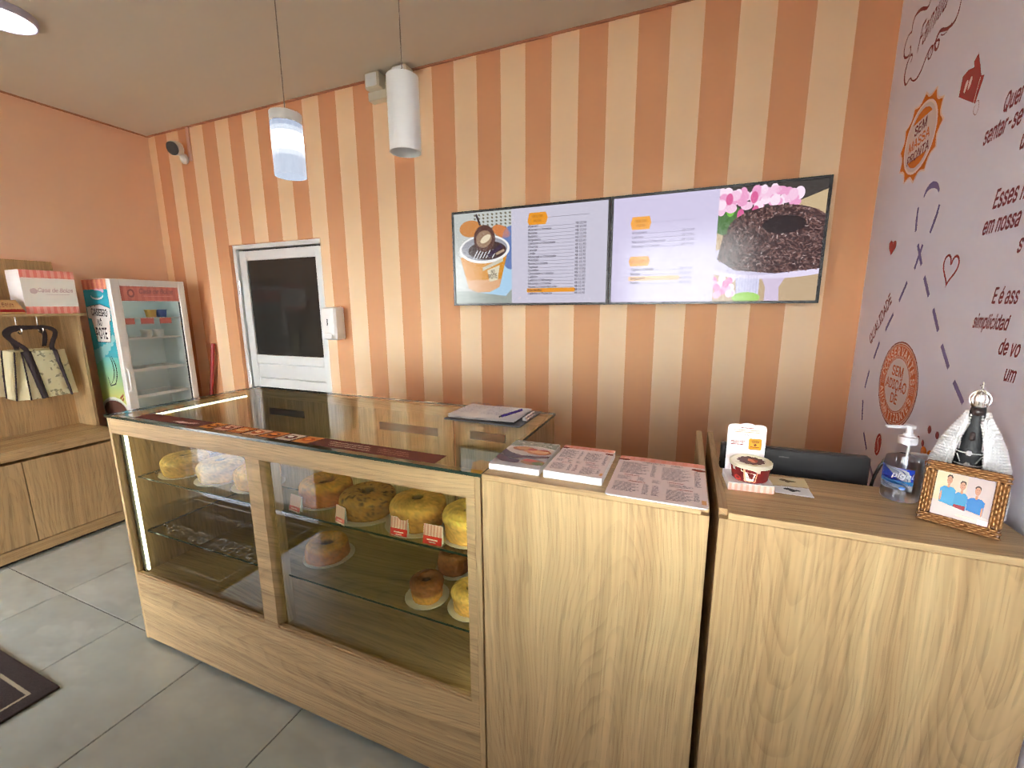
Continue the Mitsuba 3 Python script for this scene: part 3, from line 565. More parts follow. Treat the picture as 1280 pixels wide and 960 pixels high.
p = Print(); p.poly(sbox(-.040, .030, .028, .082), (190, 196, 206), 0, .004); p.poly(sbox(-.040, .052, .028, .082), (34, 60, 176), 1, .004); p.poly(sbox(-.040, .044, .028, .053), (60, 140, 206), 2, .004); p.text('pigel', -.012, .060, .012, (236, 240, 250), slant=.2, bold=True, lift=3)
p.poly(affinity.scale(Point(.010, .036).buffer(.004), 1.5, 1), (50, 110, 200), 1, .004)
for i in range(3): p.poly(sbox(-.038, .032 + .004 * i, -.008, .0335 + .004 * i), (120, 130, 150), 1, .004)
p.put(K + '__label', mat='print_gloss', wrap=wrapcyl(bc, lambda h: .0357 + 0 * h, math.radians(-122)), base=3e-4)
# photo frame, leaning back
K = 'photo_frame'; tag(K, 'woven bronze picture frame with a photo of three people in blue shirts', 'photo frame')
A = np.array([.4775, 1.106, CZ + .001]); Bp = np.array([.5815, 1.048, CZ + .001])
exf = (Bp - A); FW = np.linalg.norm(exf); exf /= FW
nh = np.array([exf[1], -exf[0], 0]); lean = math.radians(12)
eyf = -nh * math.sin(lean) + np.array([0, 0, 1]) * math.cos(lean); nf = np.cross(exf, eyf)
FH = .128
def fr_pt(x, y, z=0): return A + x * exf + y * eyf + z * nf
def fr_box(x0, x1, y0, y1, z0, z1, b=.002):
    m = bx(x0, x1, y0, y1, z0, z1, b); v = np.array(m.vertices); m.vertices = A + v[:, :1] * exf + v[:, 1:2] * eyf + v[:, 2:3] * nf; return m
bw = .0185
put(K + '__backing', fr_box(.004, FW - .004, .004, FH - .004, -.010, -.002, 0), 'dark_hole')
put(K + '__rim', cat_(fr_box(0, FW, 0, bw, -.008, .002), fr_box(0, FW, FH - bw, FH, -.008, .002), fr_box(0, bw, bw, FH - bw, -.008, .002), fr_box(FW - bw, FW, bw, FH - bw, -.008, .002)), scene.setdefault('bronze_dark', prin(L(70, 42, 22), .45, metallic=.4)) and 'bronze_dark')
weave = []
leaf = trimesh.creation.icosphere(1)
def lf(x, y, horiz):
    m = leaf.copy(); v = np.array(m.vertices) * ([.0074, .0027, .0036] if horiz else [.0027, .0074, .0036]); m.vertices = A + (x + v[:, :1]) * exf + (y + v[:, 1:2]) * eyf + (.0025 + v[:, 2:3]) * nf; return m
for r_ in range(4):
    for i in range(int(FW / .012) + 1):
        x = .006 + .012 * i + (.006 if r_ % 2 else 0)
        if x < FW - .005:
            for y0_ in (0, FH - bw): weave.append(lf(x, y0_ + .0025 + r_ * .0045, True))
    for i in range(int(FH / .012) + 1):
        y = bw + .004 + .012 * i + (.006 if r_ % 2 else 0)
        if y < FH - bw - .002:
            for x0_ in (0, FW - bw): weave.append(lf(x0_ + .0025 + r_ * .0045, y, False))
k = put(K + '__woven_strands', cat_(*weave), 'bronze', True); tag(k, 'woven bronze strands', kind='stuff')
put(K + '__easel_leg', trimesh.convex.convex_hull(np.array([fr_pt(FW * .4, FH * .7, -.010), fr_pt(FW * .6, FH * .7, -.010), fr_pt(FW * .4, FH * .7, -.012), *(np.array([*(A + exf * FW * t - nh * .055)[:2], CZ + .001]) for t in (.4, .6)), *(np.array([*(A + exf * FW * t - nh * .058)[:2], CZ + .001]) for t in (.4, .6))])), 'dark_hole')
p = Print(); w, h = FW - 2 * bw, FH - 2 * bw
p.rect(0, 0, w, h, (178, 162, 144), 0); p.rect(w * .55, 0, w * .45, h, (168, 152, 150), 1); p.rect(0, 0, w * .25, h, (184, 170, 140), 1)
p.poly(Polygon([(0, 0), (w, 0), (w, h * .16), (0, h * .34)]), (184, 168, 162), 2)
skin = (166, 118, 94)
def person(cx, sh, head, c, wd):
    p.poly(Polygon([(cx - wd, h * .25), (cx - wd * 1.05, sh - h * .06), (cx - wd * .6, sh), (cx + wd * .6, sh), (cx + wd * 1.05, sh - h * .06), (cx + wd, h * .2)]), c, 3)
    p.rect(cx - w * .02, sh - h * .02, w * .04, h * .08, skin, 4); p.ell(cx, head, w * .048, h * .10, skin, 5)
    p.poly(affinity.scale(Point(cx, head + h * .055).buffer(1), w * .05, h * .055), (60, 42, 38), 6); p.ell(cx, head + h * .01, w * .042, h * .07, skin, 7)
    p.rect(cx - w * .022, head + h * .015, w * .012, h * .012, (70, 40, 34), 8); p.rect(cx + w * .010, head + h * .015, w * .012, h * .012, (70, 40, 34), 8); p.rect(cx - w * .014, head - h * .035, w * .028, h * .010, (150, 80, 70), 8)
person(w * .24, h * .68, h * .84, (58, 124, 160), w * .13); person(w * .48, h * .60, h * .76, (54, 118, 156), w * .11); person(w * .74, h * .55, h * .72, (42, 98, 152), w * .14)
p.rect(w * .38, h * .2, w * .2, h * .12, (120, 34, 44), 5); p.ell(w * .13, h * .45, w * .018, h * .12, skin, 6); p.ell(w * .86, h * .28, w * .018, h * .10, skin, 6)
p.poly(Polygon([(0, 0), (w, 0), (w, h * .14), (0, h * .33)]), (184, 166, 162), 9); p.rect(w * .45, h * .075, w * .3, h * .03, (240, 190, 160), 10); p.rect(w * .82, h * .0, w * .18, h * .12, (240, 196, 196), 10)
p.put(K + '__photo', o=fr_pt(bw, bw, -.002), ex=exf, ey=eyf)
# crystal mantled statue
K = 'statuette'; tag(K, 'black statuette with a silver crown and white beaded mantle behind the photo frame', 'statuette')
sc_ = np.array([.580, 1.180, CZ + .001])
fd = np.array([-.5, -.866, 0]); fd /= np.linalg.norm(fd); sd = np.array([-fd[1], fd[0], 0])   # facing the room; sd = to the right in the photo
def SP(x, y, z): return sc_ + x * sd + (-y) * fd * -1 * -1 + np.array([0, 0, z]) if False else sc_ + x * sd - y * fd + np.array([0, 0, z])
zz = np.array([0, .02, .06, .10, .14, .17, .195, .205]); rx_ = np.array([.050, .047, .040, .034, .028, .024, .020, .017]); ry_ = rx_ * .72
def loft(zz, rx, ry, cy=None, n=40, cap=True):
    a_ = np.arange(n) * 2 * np.pi / n; V = []
    for i, z in enumerate(zz):
        for t in a_: V.append(SP(rx[i] * math.cos(t), ry[i] * math.sin(t) + (cy[i] if cy is not None else 0), z))
    F = []
    for i in range(len(zz) - 1):
        for j in range(n):
            p_, q_ = i * n + j, i * n + (j + 1) % n; F += [[p_, q_, q_ + n], [p_, q_ + n, p_ + n]]
    V.append(SP(0, cy[0] if cy is not None else 0, zz[0])); V.append(SP(0, cy[-1] if cy is not None else 0, zz[-1])); k0 = len(V) - 2
    for j in range(n): F += [[k0, (j + 1) % n, j], [k0 + 1, (len(zz) - 1) * n + j, (len(zz) - 1) * n + (j + 1) % n]]
    m = trimesh.Trimesh(np.array(V), F, process=False); m.fix_normals(); return m
zf = np.linspace(0, .242, 40)
prof_x = np.interp(zf, [0, .03, .10, .136, .16, .18, .20, .212, .226, .236, .242], [.030, .028, .024, .0215, .0195, .0165, .0135, .0125, .012, .011, .005])
put(K + '__body', loft(zf, prof_x, prof_x * .8), 'velvet', True)
# face, joined hands
put(K + '__face', xf(trimesh.creation.icosphere(2, radius=.0095), SP(0, -.006, .225)), scene.setdefault('dark_skin', prin(L(44, 30, 26), .45)) and 'dark_skin', True)
hands = [xf(trimesh.creation.icosphere(2, radius=.0045), SP(0, -.017, .168 + .005 * i)) for i in range(3)]
put(K + '__hands', cat_(*hands), 'dark_skin', True)
# mantle: open shell behind and at the sides, covered in rows of beads
beads, shell_v = [], []
zs = np.linspace(.004, .222, 38)
mw = np.interp(zs, [0, .05, .11, .15, .18, .205, .222], [.064, .063, .058, .047, .035, .022, .015]); md = mw * .5
ang_ = np.radians(np.linspace(-66, 246, 40))     # opening towards the front (angle -90)
V = [[SP(mw[i] * math.cos(t), md[i] * math.sin(t) + .004, z) for t in ang_] for i, z in enumerate(zs)]
V = np.array(V); nz_, na_ = V.shape[:2]; F = []
for i in range(nz_ - 1):
    for j in range(na_ - 1):
        p_ = i * na_ + j; F += [[p_, p_ + 1, p_ + na_ + 1], [p_, p_ + na_ + 1, p_ + na_]]
put(K + '__mantle', trimesh.Trimesh(V.reshape(-1, 3), F, process=False), scene.setdefault('mantle_cloth', prin(L(240, 240, 236), .5)) and 'mantle_cloth', True)
ico = trimesh.creation.icosphere(1); 
for i in range(0, nz_):
    nb = max(10, int(mw[i] * 4.4 / .0056))
    for t in np.radians(np.linspace(-66, 246, nb)):
        if math.sin(t) > .55: continue
        b_ = ico.copy(); b_.vertices = b_.vertices * .0028 + SP((mw[i] + .002) * math.cos(t), (md[i] + .002) * math.sin(t) + .004, zs[i]); beads.append(b_)
k = put(K + '__mantle__beads', cat_(*beads), 'pearl', True); tag(k, 'rows of clear and white beads', kind='stuff')
trims = []
def bead_line(P0, P1, n, r=.0019):
    for t in np.linspace(0, 1, n):
        b_ = ico.copy(); b_.vertices = b_.vertices * r + (np.array(P0) * (1 - t) + np.array(P1) * t); trims.append(b_)
def on_body(x, z):
    rx = np.interp(z, zf, prof_x); return SP(x, -.8 * math.sqrt(max(rx * rx - x * x, 0)) - .001, z)
for s in (-1, 1):
    bead_line(on_body(s * .008, .200), on_body(s * .0145, .176), 12, .0013); bead_line(on_body(s * .0165, .158), on_body(s * .017, .142), 9, .0013); bead_line(on_body(s * .018, .130), on_body(s * .012, .116), 9, .0013)
for z in (.136, .110):
    P_ = [on_body(x, z) for x in np.linspace(-.020, .020, 24)]
    for i in range(23): bead_line(P_[i], P_[i + 1], 2, .0016)
    for t in range(6):
        c = on_body(.0034 * math.cos(t), z + .0040 * math.sin(t)); b_ = ico.copy(); b_.vertices = b_.vertices * .0024 + c; trims.append(b_)
k = put(K + '__bead_trim', cat_(*trims), 'pearl', True); tag(k, 'pearl bands and straps', kind='stuff')
crown = lathe([(0, .236), (.0125, .236), (.013, .240), (.0145, .247), (.0148, .254), (.012, .262), (.006, .267), (.003, .268), (.003, .272), (0, .274)], 24); crown = xf(crown, sc_)
ribs = [tube(spline([SP(.0135 * math.cos(t), .0135 * math.sin(t), .241), SP(.016 * math.cos(t), .016 * math.sin(t), .251), SP(.010 * math.cos(t), .010 * math.sin(t), .265), SP(0, 0, .272)], 10), .001, 6) for t in np.arange(8) * math.pi / 4]
put(K + '__crown', cat_(crown, *ribs, xf(bx(-.001, .001, -.001, .001, .272, .287), sc_), xf(bx(-.0045, .0045, -.001, .001, .279, .281), sc_)), 'silver', 30)

# ------------------------------------------------------------------ two menu screens on the striped wall
TVZ0, TVZ1 = 1.556, 2.101
GAIN = 0.92
def tv(key, x0, x1, label):
    tag(key, label, 'menu screen', None)
    b = .012
    put(key + '__casing', bx(x0 + .01, x1 - .01, YW - .040, YW - .004, TVZ0 + .01, TVZ1 - .01, .003), 'black_plastic')
    put(key + '__bezel', cat_(bx(x0, x1, YW - .052, YW - .040, TVZ0, TVZ0 + b), bx(x0, x1, YW - .052, YW - .040, TVZ1 - b, TVZ1), bx(x0, x0 + b, YW - .052, YW - .040, TVZ0 + b, TVZ1 - b), bx(x1 - b, x1, YW - .052, YW - .040, TVZ0 + b, TVZ1 - b)), 'black_plastic')
    return x1 - x0 - 2 * b, TVZ1 - TVZ0 - 2 * b, dict(o=(x0 + b, YW - .046, TVZ0 + b), ex=(1, 0, 0), ey=(0, 0, 1), base=0, step=2e-4)
w, h, kw = tv('menu_screen', -1.344, -.4035, 'left one of two wall screens, showing a dessert cup and a long price list')
p = Print()
def clipw(g, x0=0, y0=0, x1=None, y1=None): return g.intersection(sbox(x0, y0, x1 or w, y1 or h))
p.rect(0, 0, w, h, (196, 192, 208), 0)
pw = w * .405
p.rect(0, 0, pw, h, (186, 190, 186), 1); p.rect(0, 0, pw, h * .14, (150, 158, 150), 2)
def cl(g): return g.intersection(sbox(0, 0, pw, h))
for i in range(9):
    for j in range(8): p.poly(cl(affinity.rotate(sbox(pw * (.36 + .075 * i), h * (.96 - .037 * j), pw * (.36 + .075 * i) + .012, h * (.96 - .037 * j) + .009), -35)), (104, 96, 74), 3)
p.poly(cl(Polygon([(pw * .45, h * .12), (pw * .9, h * .08), (pw, h * .16), (pw, h * .48), (pw * .86, h * .5)])), (164, 200, 226), 3); p.poly(cl(affinity.scale(Point(pw * .98, h * .6).buffer(1), .06, .12)), (96, 120, 172), 4)
p.poly(cl(affinity.scale(Point(pw * .3, h * .83).buffer(1), pw * .2, h * .09)), (196, 130, 70), 4); p.poly(cl(affinity.rotate(affinity.scale(Point(pw * .83, h * .78).buffer(1), pw * .16, h * .06), -25)), (200, 120, 62), 4)
cup = Polygon([(pw * .10, h * .52), (pw * .93, h * .55), (pw * .80, h * .20), (pw * .62, h * .13), (pw * .40, h * .13), (pw * .24, h * .18)])
p.poly(cup, (206, 138, 34), 5); p.poly(Polygon([(pw * .215, h * .26), (pw * .82, h * .27), (pw * .79, h * .18), (pw * .62, h * .125), (pw * .40, h * .125), (pw * .24, h * .17)]), (214, 164, 120), 6)
p.ell(pw * .53, h * .60, pw * .44, h * .155, (232, 230, 228), 6); p.ell(pw * .53, h * .605, pw * .40, h * .13, (150, 150, 158), 7); p.ell(pw * .58, h * .585, pw * .33, h * .10, (62, 40, 36), 8)
for i in range(7): p.line([(pw * (.34 + .055 * i), h * .50), (pw * (.42 + .055 * i), h * .59)], .006, (206, 206, 214), 9)
p.line([(pw * .60, h * .52), (pw * .84, h * .63)], .022, (54, 34, 60), 10); p.line([(pw * .74, h * .54), (pw * .88, h * .58)], .014, (170, 146, 124), 11)
ch = affinity.rotate(affinity.scale(Point(pw * .54, h * .715).buffer(1), pw * .185, h * .145), 8); p.poly(ch, (86, 54, 46), 11)
p.line([(pw * .40, h * .98), (pw * .47, h * .86)], .012, (52, 40, 44), 12); p.poly(affinity.rotate(affinity.scale(Point(pw * .53, h * .71).buffer(1), pw * .14, h * .09), 30), (150, 120, 96), 12); p.poly(affinity.rotate(affinity.scale(Point(pw * .56, h * .71).buffer(1), pw * .10, h * .035), 30), (222, 206, 176), 13)
p.poly(Polygon([(pw * .58, h * .37), (pw * .80, h * .42), (pw * .76, h * .26), (pw * .62, h * .24)]), (214, 204, 176), 7); p.poly(Polygon([(pw * .50, h * .36), (pw * .86, h * .46), (pw * .86, h * .50), (pw * .50, h * .40)]), (196, 190, 170), 8)
p.text('NO', pw * .645, h * .335, .018, (66, 50, 40), sx=.7, bold=True, lift=14); p.text('POTE', pw * .60, h * .27, .026, (66, 50, 40), sx=.62, rot=6, bold=True, lift=14)
hx, hy = w * .575, h * .885
p.poly(Polygon([(hx - .058, hy - .015), (hx - .048, hy + .030), (hx + .048, hy + .030), (hx + .060, hy), (hx + .048, hy - .034), (hx - .048, hy - .034)]), (226, 146, 30), 3)
p.text('BOLOS', hx, hy + .004, .013, (150, 92, 20), anchor='c', bold=True, lift=4); p.text('POTE', hx, hy - .020, .012, (150, 92, 20), anchor='c', bold=True, lift=4); p.rect(hx + .062, hy - .001, w * .25, .002, (120, 118, 130), 3)
rows = ['Abacaxi', 'Abacaxi c/ Ameixa', 'Banana', 'Beijinho', 'Brigadeiro', 'Cenoura c/ Chocolate', 'Churros', 'Laranja', 'Limão', 'Maracujá c/ Chocolate', 'Prestígio', 'Romeu e Julieta', 'Tapioca', 'Baunilha', 'Chocolate c/ Laranja', 'Leitinho', 'Leitinho c/ Morango', 'Morango c/ Creme', 'Nozes c/ Doce de Leite', 'Pão de Mel', 'Leitinho c/ Pistache']
for i, s in enumerate(rows):
    y = h * (.795 - .0352 * i); xa, xb = w * .515, w * .875
    if i == 19: p.poly(Polygon([(xa - .006, y - .006), (xb - w * .065, y - .006), (xb - w * .055, y + .005), (xb - w * .065, y + .016), (xa - .006, y + .016)]), (226, 146, 30), 3)
    V, F = glyphs(s, True); p.text(s, xa, y, .0125, (52, 48, 58), sx=.9, bold=True, lift=5)
    if i != 19: p.rect(xa + V[:, 0].max() * .0125 * .9 + .006, y, xb - w * .07 - (xa + V[:, 0].max() * .0125 * .9 + .006), .0014, (96, 92, 106), 4)
    p.text('R$ 13,90' if i < 19 else 'R$ 15,90', xb, y, .0115, (52, 48, 58), anchor='r', sx=.85, bold=True, lift=5)
p.put_emit('menu_screen__display', GAIN, **kw)
w, h, kw = tv('menu_screen_001', -.4005, .545, 'right one of two wall screens, showing a chocolate sprinkle ring cake and short price lists')
p = Print(); p.rect(0, 0, w, h, (204, 196, 224), 0)
px0 = w * .535; PW = w - px0
def cr_(g): return g.intersection(sbox(px0, 0, w, h))
p.rect(px0, 0, PW, h, (188, 162, 128), 1)
p.poly(cr_(Polygon([(px0, h * .70), (w, h * .86), (w, h), (px0, h)])), (60, 54, 50), 2); p.poly(cr_(Polygon([(px0 + PW * .62, h * .8), (w, h * .92), (w, h * .6), (px0 + PW * .6, h * .6)])), (196, 172, 134), 3)
p.poly(cr_(affinity.scale(Point(px0 + PW * .1, h * .72).buffer(1), PW * .16, h * .13)), (70, 110, 50), 3); p.ell(px0 + PW * .12, h * .80, PW * .04, h * .05, (120, 190, 70), 4)
rp = np.random.default_rng(3)
for i in range(60):
    x, y = px0 + PW * rp.uniform(.02, .78), h * rp.uniform(.80, .97)
    if x > px0 + PW * .6 and y > h * .93: continue
    g = cr_(affinity.scale(Point(x, y).buffer(1, 4), PW * rp.uniform(.03, .06), h * rp.uniform(.03, .055)))
    p.poly(g, [(240, 196, 222), (232, 160, 200), (246, 222, 238)][i % 3], 5 + i % 8)
for (x, y) in ((.22, .76), (.36, .78), (.10, .9), (.34, .90)): p.ell(px0 + PW * x, h * y, PW * .035, h * .05, (214, 96, 150), 14)
p.poly(cr_(affinity.scale(Point(px0 + PW * .55, h * .33).buffer(1), PW * .70, h * .135)), (222, 212, 236), 15)
p.poly(cr_(affinity.scale(Point(px0 + PW * .45, h * .37).buffer(1), PW * .58, h * .14)), (198, 190, 216), 16)
p.poly(cr_(Polygon([(px0 + PW * .22, h * .24), (px0 + PW * .46, h * .22), (px0 + PW * .46, h * .02), (px0 + PW * .24, h * .05)])), (206, 204, 230), 14)
for i in range(8): p.rect(px0 + PW * (.235 + .028 * i), h * .05, .003, h * .18, (178, 176, 208), 15)
p.poly(cr_(Polygon([(px0 + PW * .48, h * .2), (px0 + PW * .70, h * .2), (px0 + PW * .65, h * .12), (px0 + PW * .66, 0), (px0 + PW * .52, 0), (px0 + PW * .52, h * .12)])), (206, 190, 214), 15)
for i in range(22):
    x, y = px0 + PW * rp.uniform(.0, .2), h * rp.uniform(.03, .22); p.poly(cr_(affinity.scale(Point(x, y).buffer(1, 4), PW * .035, h * .035)), [(240, 180, 214), (226, 130, 180), (246, 222, 238)][i % 3], 17 + i % 5)
p.poly(cr_(affinity.scale(Point(px0 + PW * .34, h * .03).buffer(1), PW * .14, h * .05)), (160, 206, 96), 16)
A_ = np.radians(np.linspace(0, 360, 60))
cake_ = cr_(unary_union([affinity.scale(Point(px0 + PW * .58, h * .62).buffer(1), PW * .48, h * .20), Polygon([(px0 + PW * .07, h * .60), (px0 + PW * 1.1, h * .60), (px0 + PW * 1.1, h * .28), (px0 + PW * .6, h * .24), (px0 + PW * .2, h * .28), (px0 + PW * .02, h * .38)])]))
p.poly(cake_, (58, 34, 34), 18); p.poly(cr_(affinity.scale(Point(px0 + PW * .64, h * .655).buffer(1), PW * .20, h * .075)), (34, 18, 20), 20)
minx, miny, maxx, maxy = cake_.bounds
for tone, cnt in (((112, 78, 72), 900), ((150, 116, 110), 420), ((206, 186, 184), 60)):
    xs, ys = rp.uniform(minx, maxx, cnt * 2), rp.uniform(miny, maxy, cnt * 2)
    import shapely
    keep = shapely.contains_xy(cake_, xs, ys) & ~(((xs - px0 - PW * .64) / (PW * .18)) ** 2 + ((ys - h * .645) / (h * .06)) ** 2 < 1)
    xs, ys = xs[keep][:cnt], ys[keep][:cnt]; aa = rp.uniform(0, 3.14, len(xs)); l_, t_ = .0052, .0015
    V = np.stack([np.stack([xs + l_ * np.cos(aa) * sx_ - t_ * np.sin(aa) * sy_, ys + l_ * np.sin(aa) * sx_ + t_ * np.cos(aa) * sy_], 1) for sx_, sy_ in ((-1, -1), (1, -1), (1, 1), (-1, 1))], 1)
    V = np.clip(V.reshape(-1, 2), [px0, 0], [w, h]); F = np.arange(len(xs))[:, None] * 4 + np.array([0, 1, 2, 0, 2, 3]); p.add(V, F.reshape(-1, 3), tone, 19)
def pill(hx, hy, wd, ht, t1, t2=None):
    p.poly(Polygon([(hx - wd * .42, hy - ht / 2), (hx - wd / 2, hy), (hx - wd * .42, hy + ht / 2), (hx + wd * .42, hy + ht / 2), (hx + wd / 2, hy), (hx + wd * .42, hy - ht / 2)]), (240, 166, 70), 3)
    if t2: p.text(t1, hx, hy + .004, .012, (176, 110, 34), anchor='c', bold=True, lift=4); p.text(t2, hx, hy - .018, .012, (176, 110, 34), anchor='c', bold=True, lift=4)
    else: p.text(t1, hx, hy - .007, .015, (176, 110, 34), anchor='c', bold=True, lift=4)
    p.rect(hx + wd / 2 + .004, hy - .001, w * .22, .002, (170, 164, 190), 3)
pill(w * .15, h * .755, .100, .062, 'BOLOS', 'POTE'); pill(w * .15, h * .395, .105, .048, 'GELADOS')
def row(s, y, i, dark):
    xa, xb = w * .105, w * .425; V, F = glyphs(s, True); ex_ = xa + V[:, 0].max() * .0125 * .9 + .006
    c = (128, 120, 144) if not dark else (70, 62, 78)
    p.text(s, xa, y, .0125, c, sx=.9, bold=True, lift=5); p.rect(ex_, y, xb - w * .055 - ex_, .002, (150, 144, 168), 4); p.text('R$ 15,90', xb, y, .011, (128, 120, 144), anchor='r', sx=.85, bold=True, lift=5)
for i, s in enumerate(['Brigadeiro', 'Leitinho', 'Maracujá c/ Chocolate', 'Morango c/ Creme']): row(s, h * (.655 - .043 * i), i, False)
for i, s in enumerate(['Tapioca Gelada', 'Manjar', 'Brigadeiro', 'Pudim']):
    y = h * (.305 - .043 * i)
    if i == 2: p.poly(Polygon([(w * .095, y - .006), (w * .36, y - .006), (w * .37, y + .005), (w * .36, y + .016), (w * .095, y + .016)]), (240, 190, 140), 3)
    row(s, y, i, True)
p.put_emit('menu_screen_001__display', GAIN, **kw)

# ------------------------------------------------------------------ printed decoration on the right wall
MAR, ORG, PUR, RED = (108, 42, 50), (190, 98, 28), (104, 92, 136), (140, 48, 50)
RW = dict(o=(0.72, YW, 0), ex=np.array([-KR, -1, 0]) / math.hypot(KR, 1), ey=(0, 0, 1))
def stroke(p, pts, w0, w1, c, n=50, lift=1):
    q = spline(pts, n); t = np.gradient(q, axis=0); t /= np.linalg.norm(t, axis=1, keepdims=True) + 1e-9; nn_ = np.stack([-t[:, 1], t[:, 0]], 1)
    ww = (w0 + (w1 - w0) * np.sin(np.linspace(0, np.pi, n)))[:, None] / 2
    V = np.vstack([q + nn_ * ww, q - nn_ * ww]); F = [[i, i + 1, n + i + 1] for i in range(n - 1)] + [[i, n + i + 1, n + i] for i in range(n - 1)]
    p.add(V, F, c, lift)
p = Print()
stroke(p, [(.313, 2.60), (.295, 2.561), (.25, 2.580), (.20, 2.596), (.169, 2.593), (.158, 2.565), (.161, 2.549)], .004, .012, MAR)
stroke(p, [(.161, 2.549), (.135, 2.556), (.110, 2.544), (.100, 2.52), (.109, 2.496), (.143, 2.474), (.174, 2.475), (.172, 2.498), (.158, 2.498)], .004, .009, MAR)
stroke(p, [(.192, 2.433), (.205, 2.452), (.190, 2.462), (.166, 2.452), (.150, 2.424), (.155, 2.39), (.188, 2.365), (.212, 2.372), (.225, 2.362)], .004, .010, MAR)
stroke(p, [(.222, 2.372), (.238, 2.357), (.275, 2.342), (.315, 2.350), (.345, 2.377), (.372, 2.395), (.395, 2.392), (.398, 2.372), (.382, 2.36), (.366, 2.372), (.376, 2.395)], .004, .008, MAR)
stroke(p, [(.376, 2.372), (.395, 2.390), (.425, 2.394), (.446, 2.380), (.436, 2.364), (.420, 2.372), (.414, 2.396), (.430, 2.413), (.47, 2.402), (.511, 2.389), (.548, 2.390), (.563, 2.408), (.565, 2.42), (.60, 2.425)], .004, .011, MAR)
stroke(p, [(.45, 2.40), (.48, 2.385), (.51, 2.388), (.525, 2.396)], .003, .003, MAR)
p.text('Família', .244, 2.438, .078, MAR, sx=.62, slant=.42, rot=9)
p.put('wall_right__family_lettering', **RW); labels['wall_right__family_lettering'] = {'label': 'maroon script word Família in a scrolled outline'}
p = Print()
p.poly(Polygon([(.664, 2.186), (.694, 2.190), (.726, 2.182), (.719, 2.199), (.738, 2.212), (.775, 2.141), (.792, 2.136), (.766, 2.077), (.658, 2.135)]), RED, 0)
p.line([(.772, 2.139), (.756, 2.082)], .004, (206, 186, 186), 1)
for d in (0, .022): p.poly(affinity.rotate(affinity.scale(Point(.694 + d, 2.148 - .004 * d).buffer(1), .008, .016), -20), (214, 196, 196), 1)
stroke(p, [(.766, 2.077), (.79, 2.06), (.782, 2.045), (.768, 2.052), (.772, 2.072)], .002, .002, (160, 120, 120), 20)
p.put('wall_right__oven_glove_print', **RW)
# first seal: orange scalloped oval
p = Print(); cx, cy = .402, 2.108; t = np.linspace(0, 2 * np.pi, 145)
def ov(rx, ry, wav=0, nw=12, rot=0):
    r = 1 + wav * np.abs(np.sin(t * nw / 2)) * -1; P = np.stack([rx * r * np.cos(t), ry * r * np.sin(t)], 1); g = Polygon(P); return affinity.translate(affinity.rotate(g, rot, origin=(0, 0)), cx, cy)
p.poly(ov(.178, .146, .14), (226, 196, 176), 0); p.poly(ov(.168, .138, .14), ORG, 1); p.poly(ov(.130, .112), (226, 206, 196), 2); p.poly(ov(.120, .104), (206, 190, 186), 3)
for s in (1, -1):
    g = affinity.translate(affinity.scale(Point(0, 0).buffer(1, 24), .104, .092), cx, cy).intersection(sbox(cx - .2, cy + (.062 if s > 0 else -.2), cx + .2, cy + (.2 if s > 0 else -.060))); p.poly(g, ORG, 4)
p.text('SEM', cx - .004, cy + .022, .032, MAR, sx=1.1, rot=3, anchor='c', bold=True, lift=5); p.text('MASSA', cx - .002, cy - .022, .032, ORG, sx=1.1, rot=3, anchor='c', bold=True, lift=5); p.text('PRONTA', cx + .004, cy - .064, .030, MAR, sx=1.05, rot=3, anchor='c', bold=True, lift=5)
p.put('wall_right__seal', **RW); labels['wall_right__seal'] = {'label': 'orange scalloped seal reading SEM MASSA PRONTA'}
# second seal: round
LIFT = {}; p = Print(); cx, cy = .540, 1.272
for r, c in ((1, (130, 50, 40)), (.97, (206, 180, 172)), (.945, (186, 92, 54)), (.92, (206, 160, 140)), (.895, (186, 92, 54)), (.66, (206, 170, 156)), (.635, (186, 92, 54)), (.615, (206, 194, 194))): p.poly(affinity.translate(affinity.scale(Point(0, 0).buffer(1, 32), .172 * r, .150 * r), cx, cy), c, LIFT.setdefault(r, len(LIFT) + 1))
p.arc_text('CONSERVANTES', cx, cy, .133, .116, 172, 8, .030, (226, 196, 180), lift=14); p.arc_text('AROMATIZANTES', cx, cy, .133, .116, 192, 348, .028, (226, 196, 180), inside=True, lift=14)
for s in (-1, 1):
    for i in range(5): p.rect(cx + s * .133 - .018, cy - .012 + i * .006, .036, .002, (206, 170, 156), 15)
BRN = (176, 84, 44)
p.text('SEM', cx - .004, cy + .030, .034, BRN, sx=1.05, anchor='c', bold=True, lift=16); p.text('ADIÇÃO', cx - .004, cy - .018, .034, BRN, sx=1.0, anchor='c', bold=True, lift=16); p.text('DE', cx - .004, cy - .066, .034, BRN, sx=1.05, anchor='c', bold=True, lift=16)
p.put('wall_right__seal', **RW); labels['wall_right__seal_001'] = {'label': 'round brick-red seal reading SEM ADIÇÃO DE with a ring of lettering'}
p = Print()
stroke(p, [(.520, 1.893), (.545, 1.915), (.58, 1.917), (.612, 1.905), (.630, 1.886)], .008, .020, PUR)
D = [((0.487, 1.84), (0.497, 1.789)), ((0.645, 1.826), (0.613, 1.768)), ((0.572, 1.738), (0.536, 1.664)), ((0.532, 1.743), (0.588, 1.673)), ((0.624, 1.634), (0.679, 1.573)), ((0.725, 1.534), (0.78, 1.472)), ((0.816, 1.434), (0.878, 1.376)), ((0.918, 1.345), (0.983, 1.299)), ((0.492, 1.624), (0.444, 1.559)), ((0.408, 1.515), (0.352, 1.451)), ((0.309, 1.403), (0.269, 1.334)), ((0.237, 1.281), (0.214, 1.204)), ((0.211, 1.151), (0.238, 1.07)), ((0.279, 1.027), (0.342, 0.972)), ((.40, .93), (.47, .89)), ((1.03, 1.262), (1.09, 1.215))]
for a_, b_ in D: p.line([a_, b_], .015, PUR, 0)
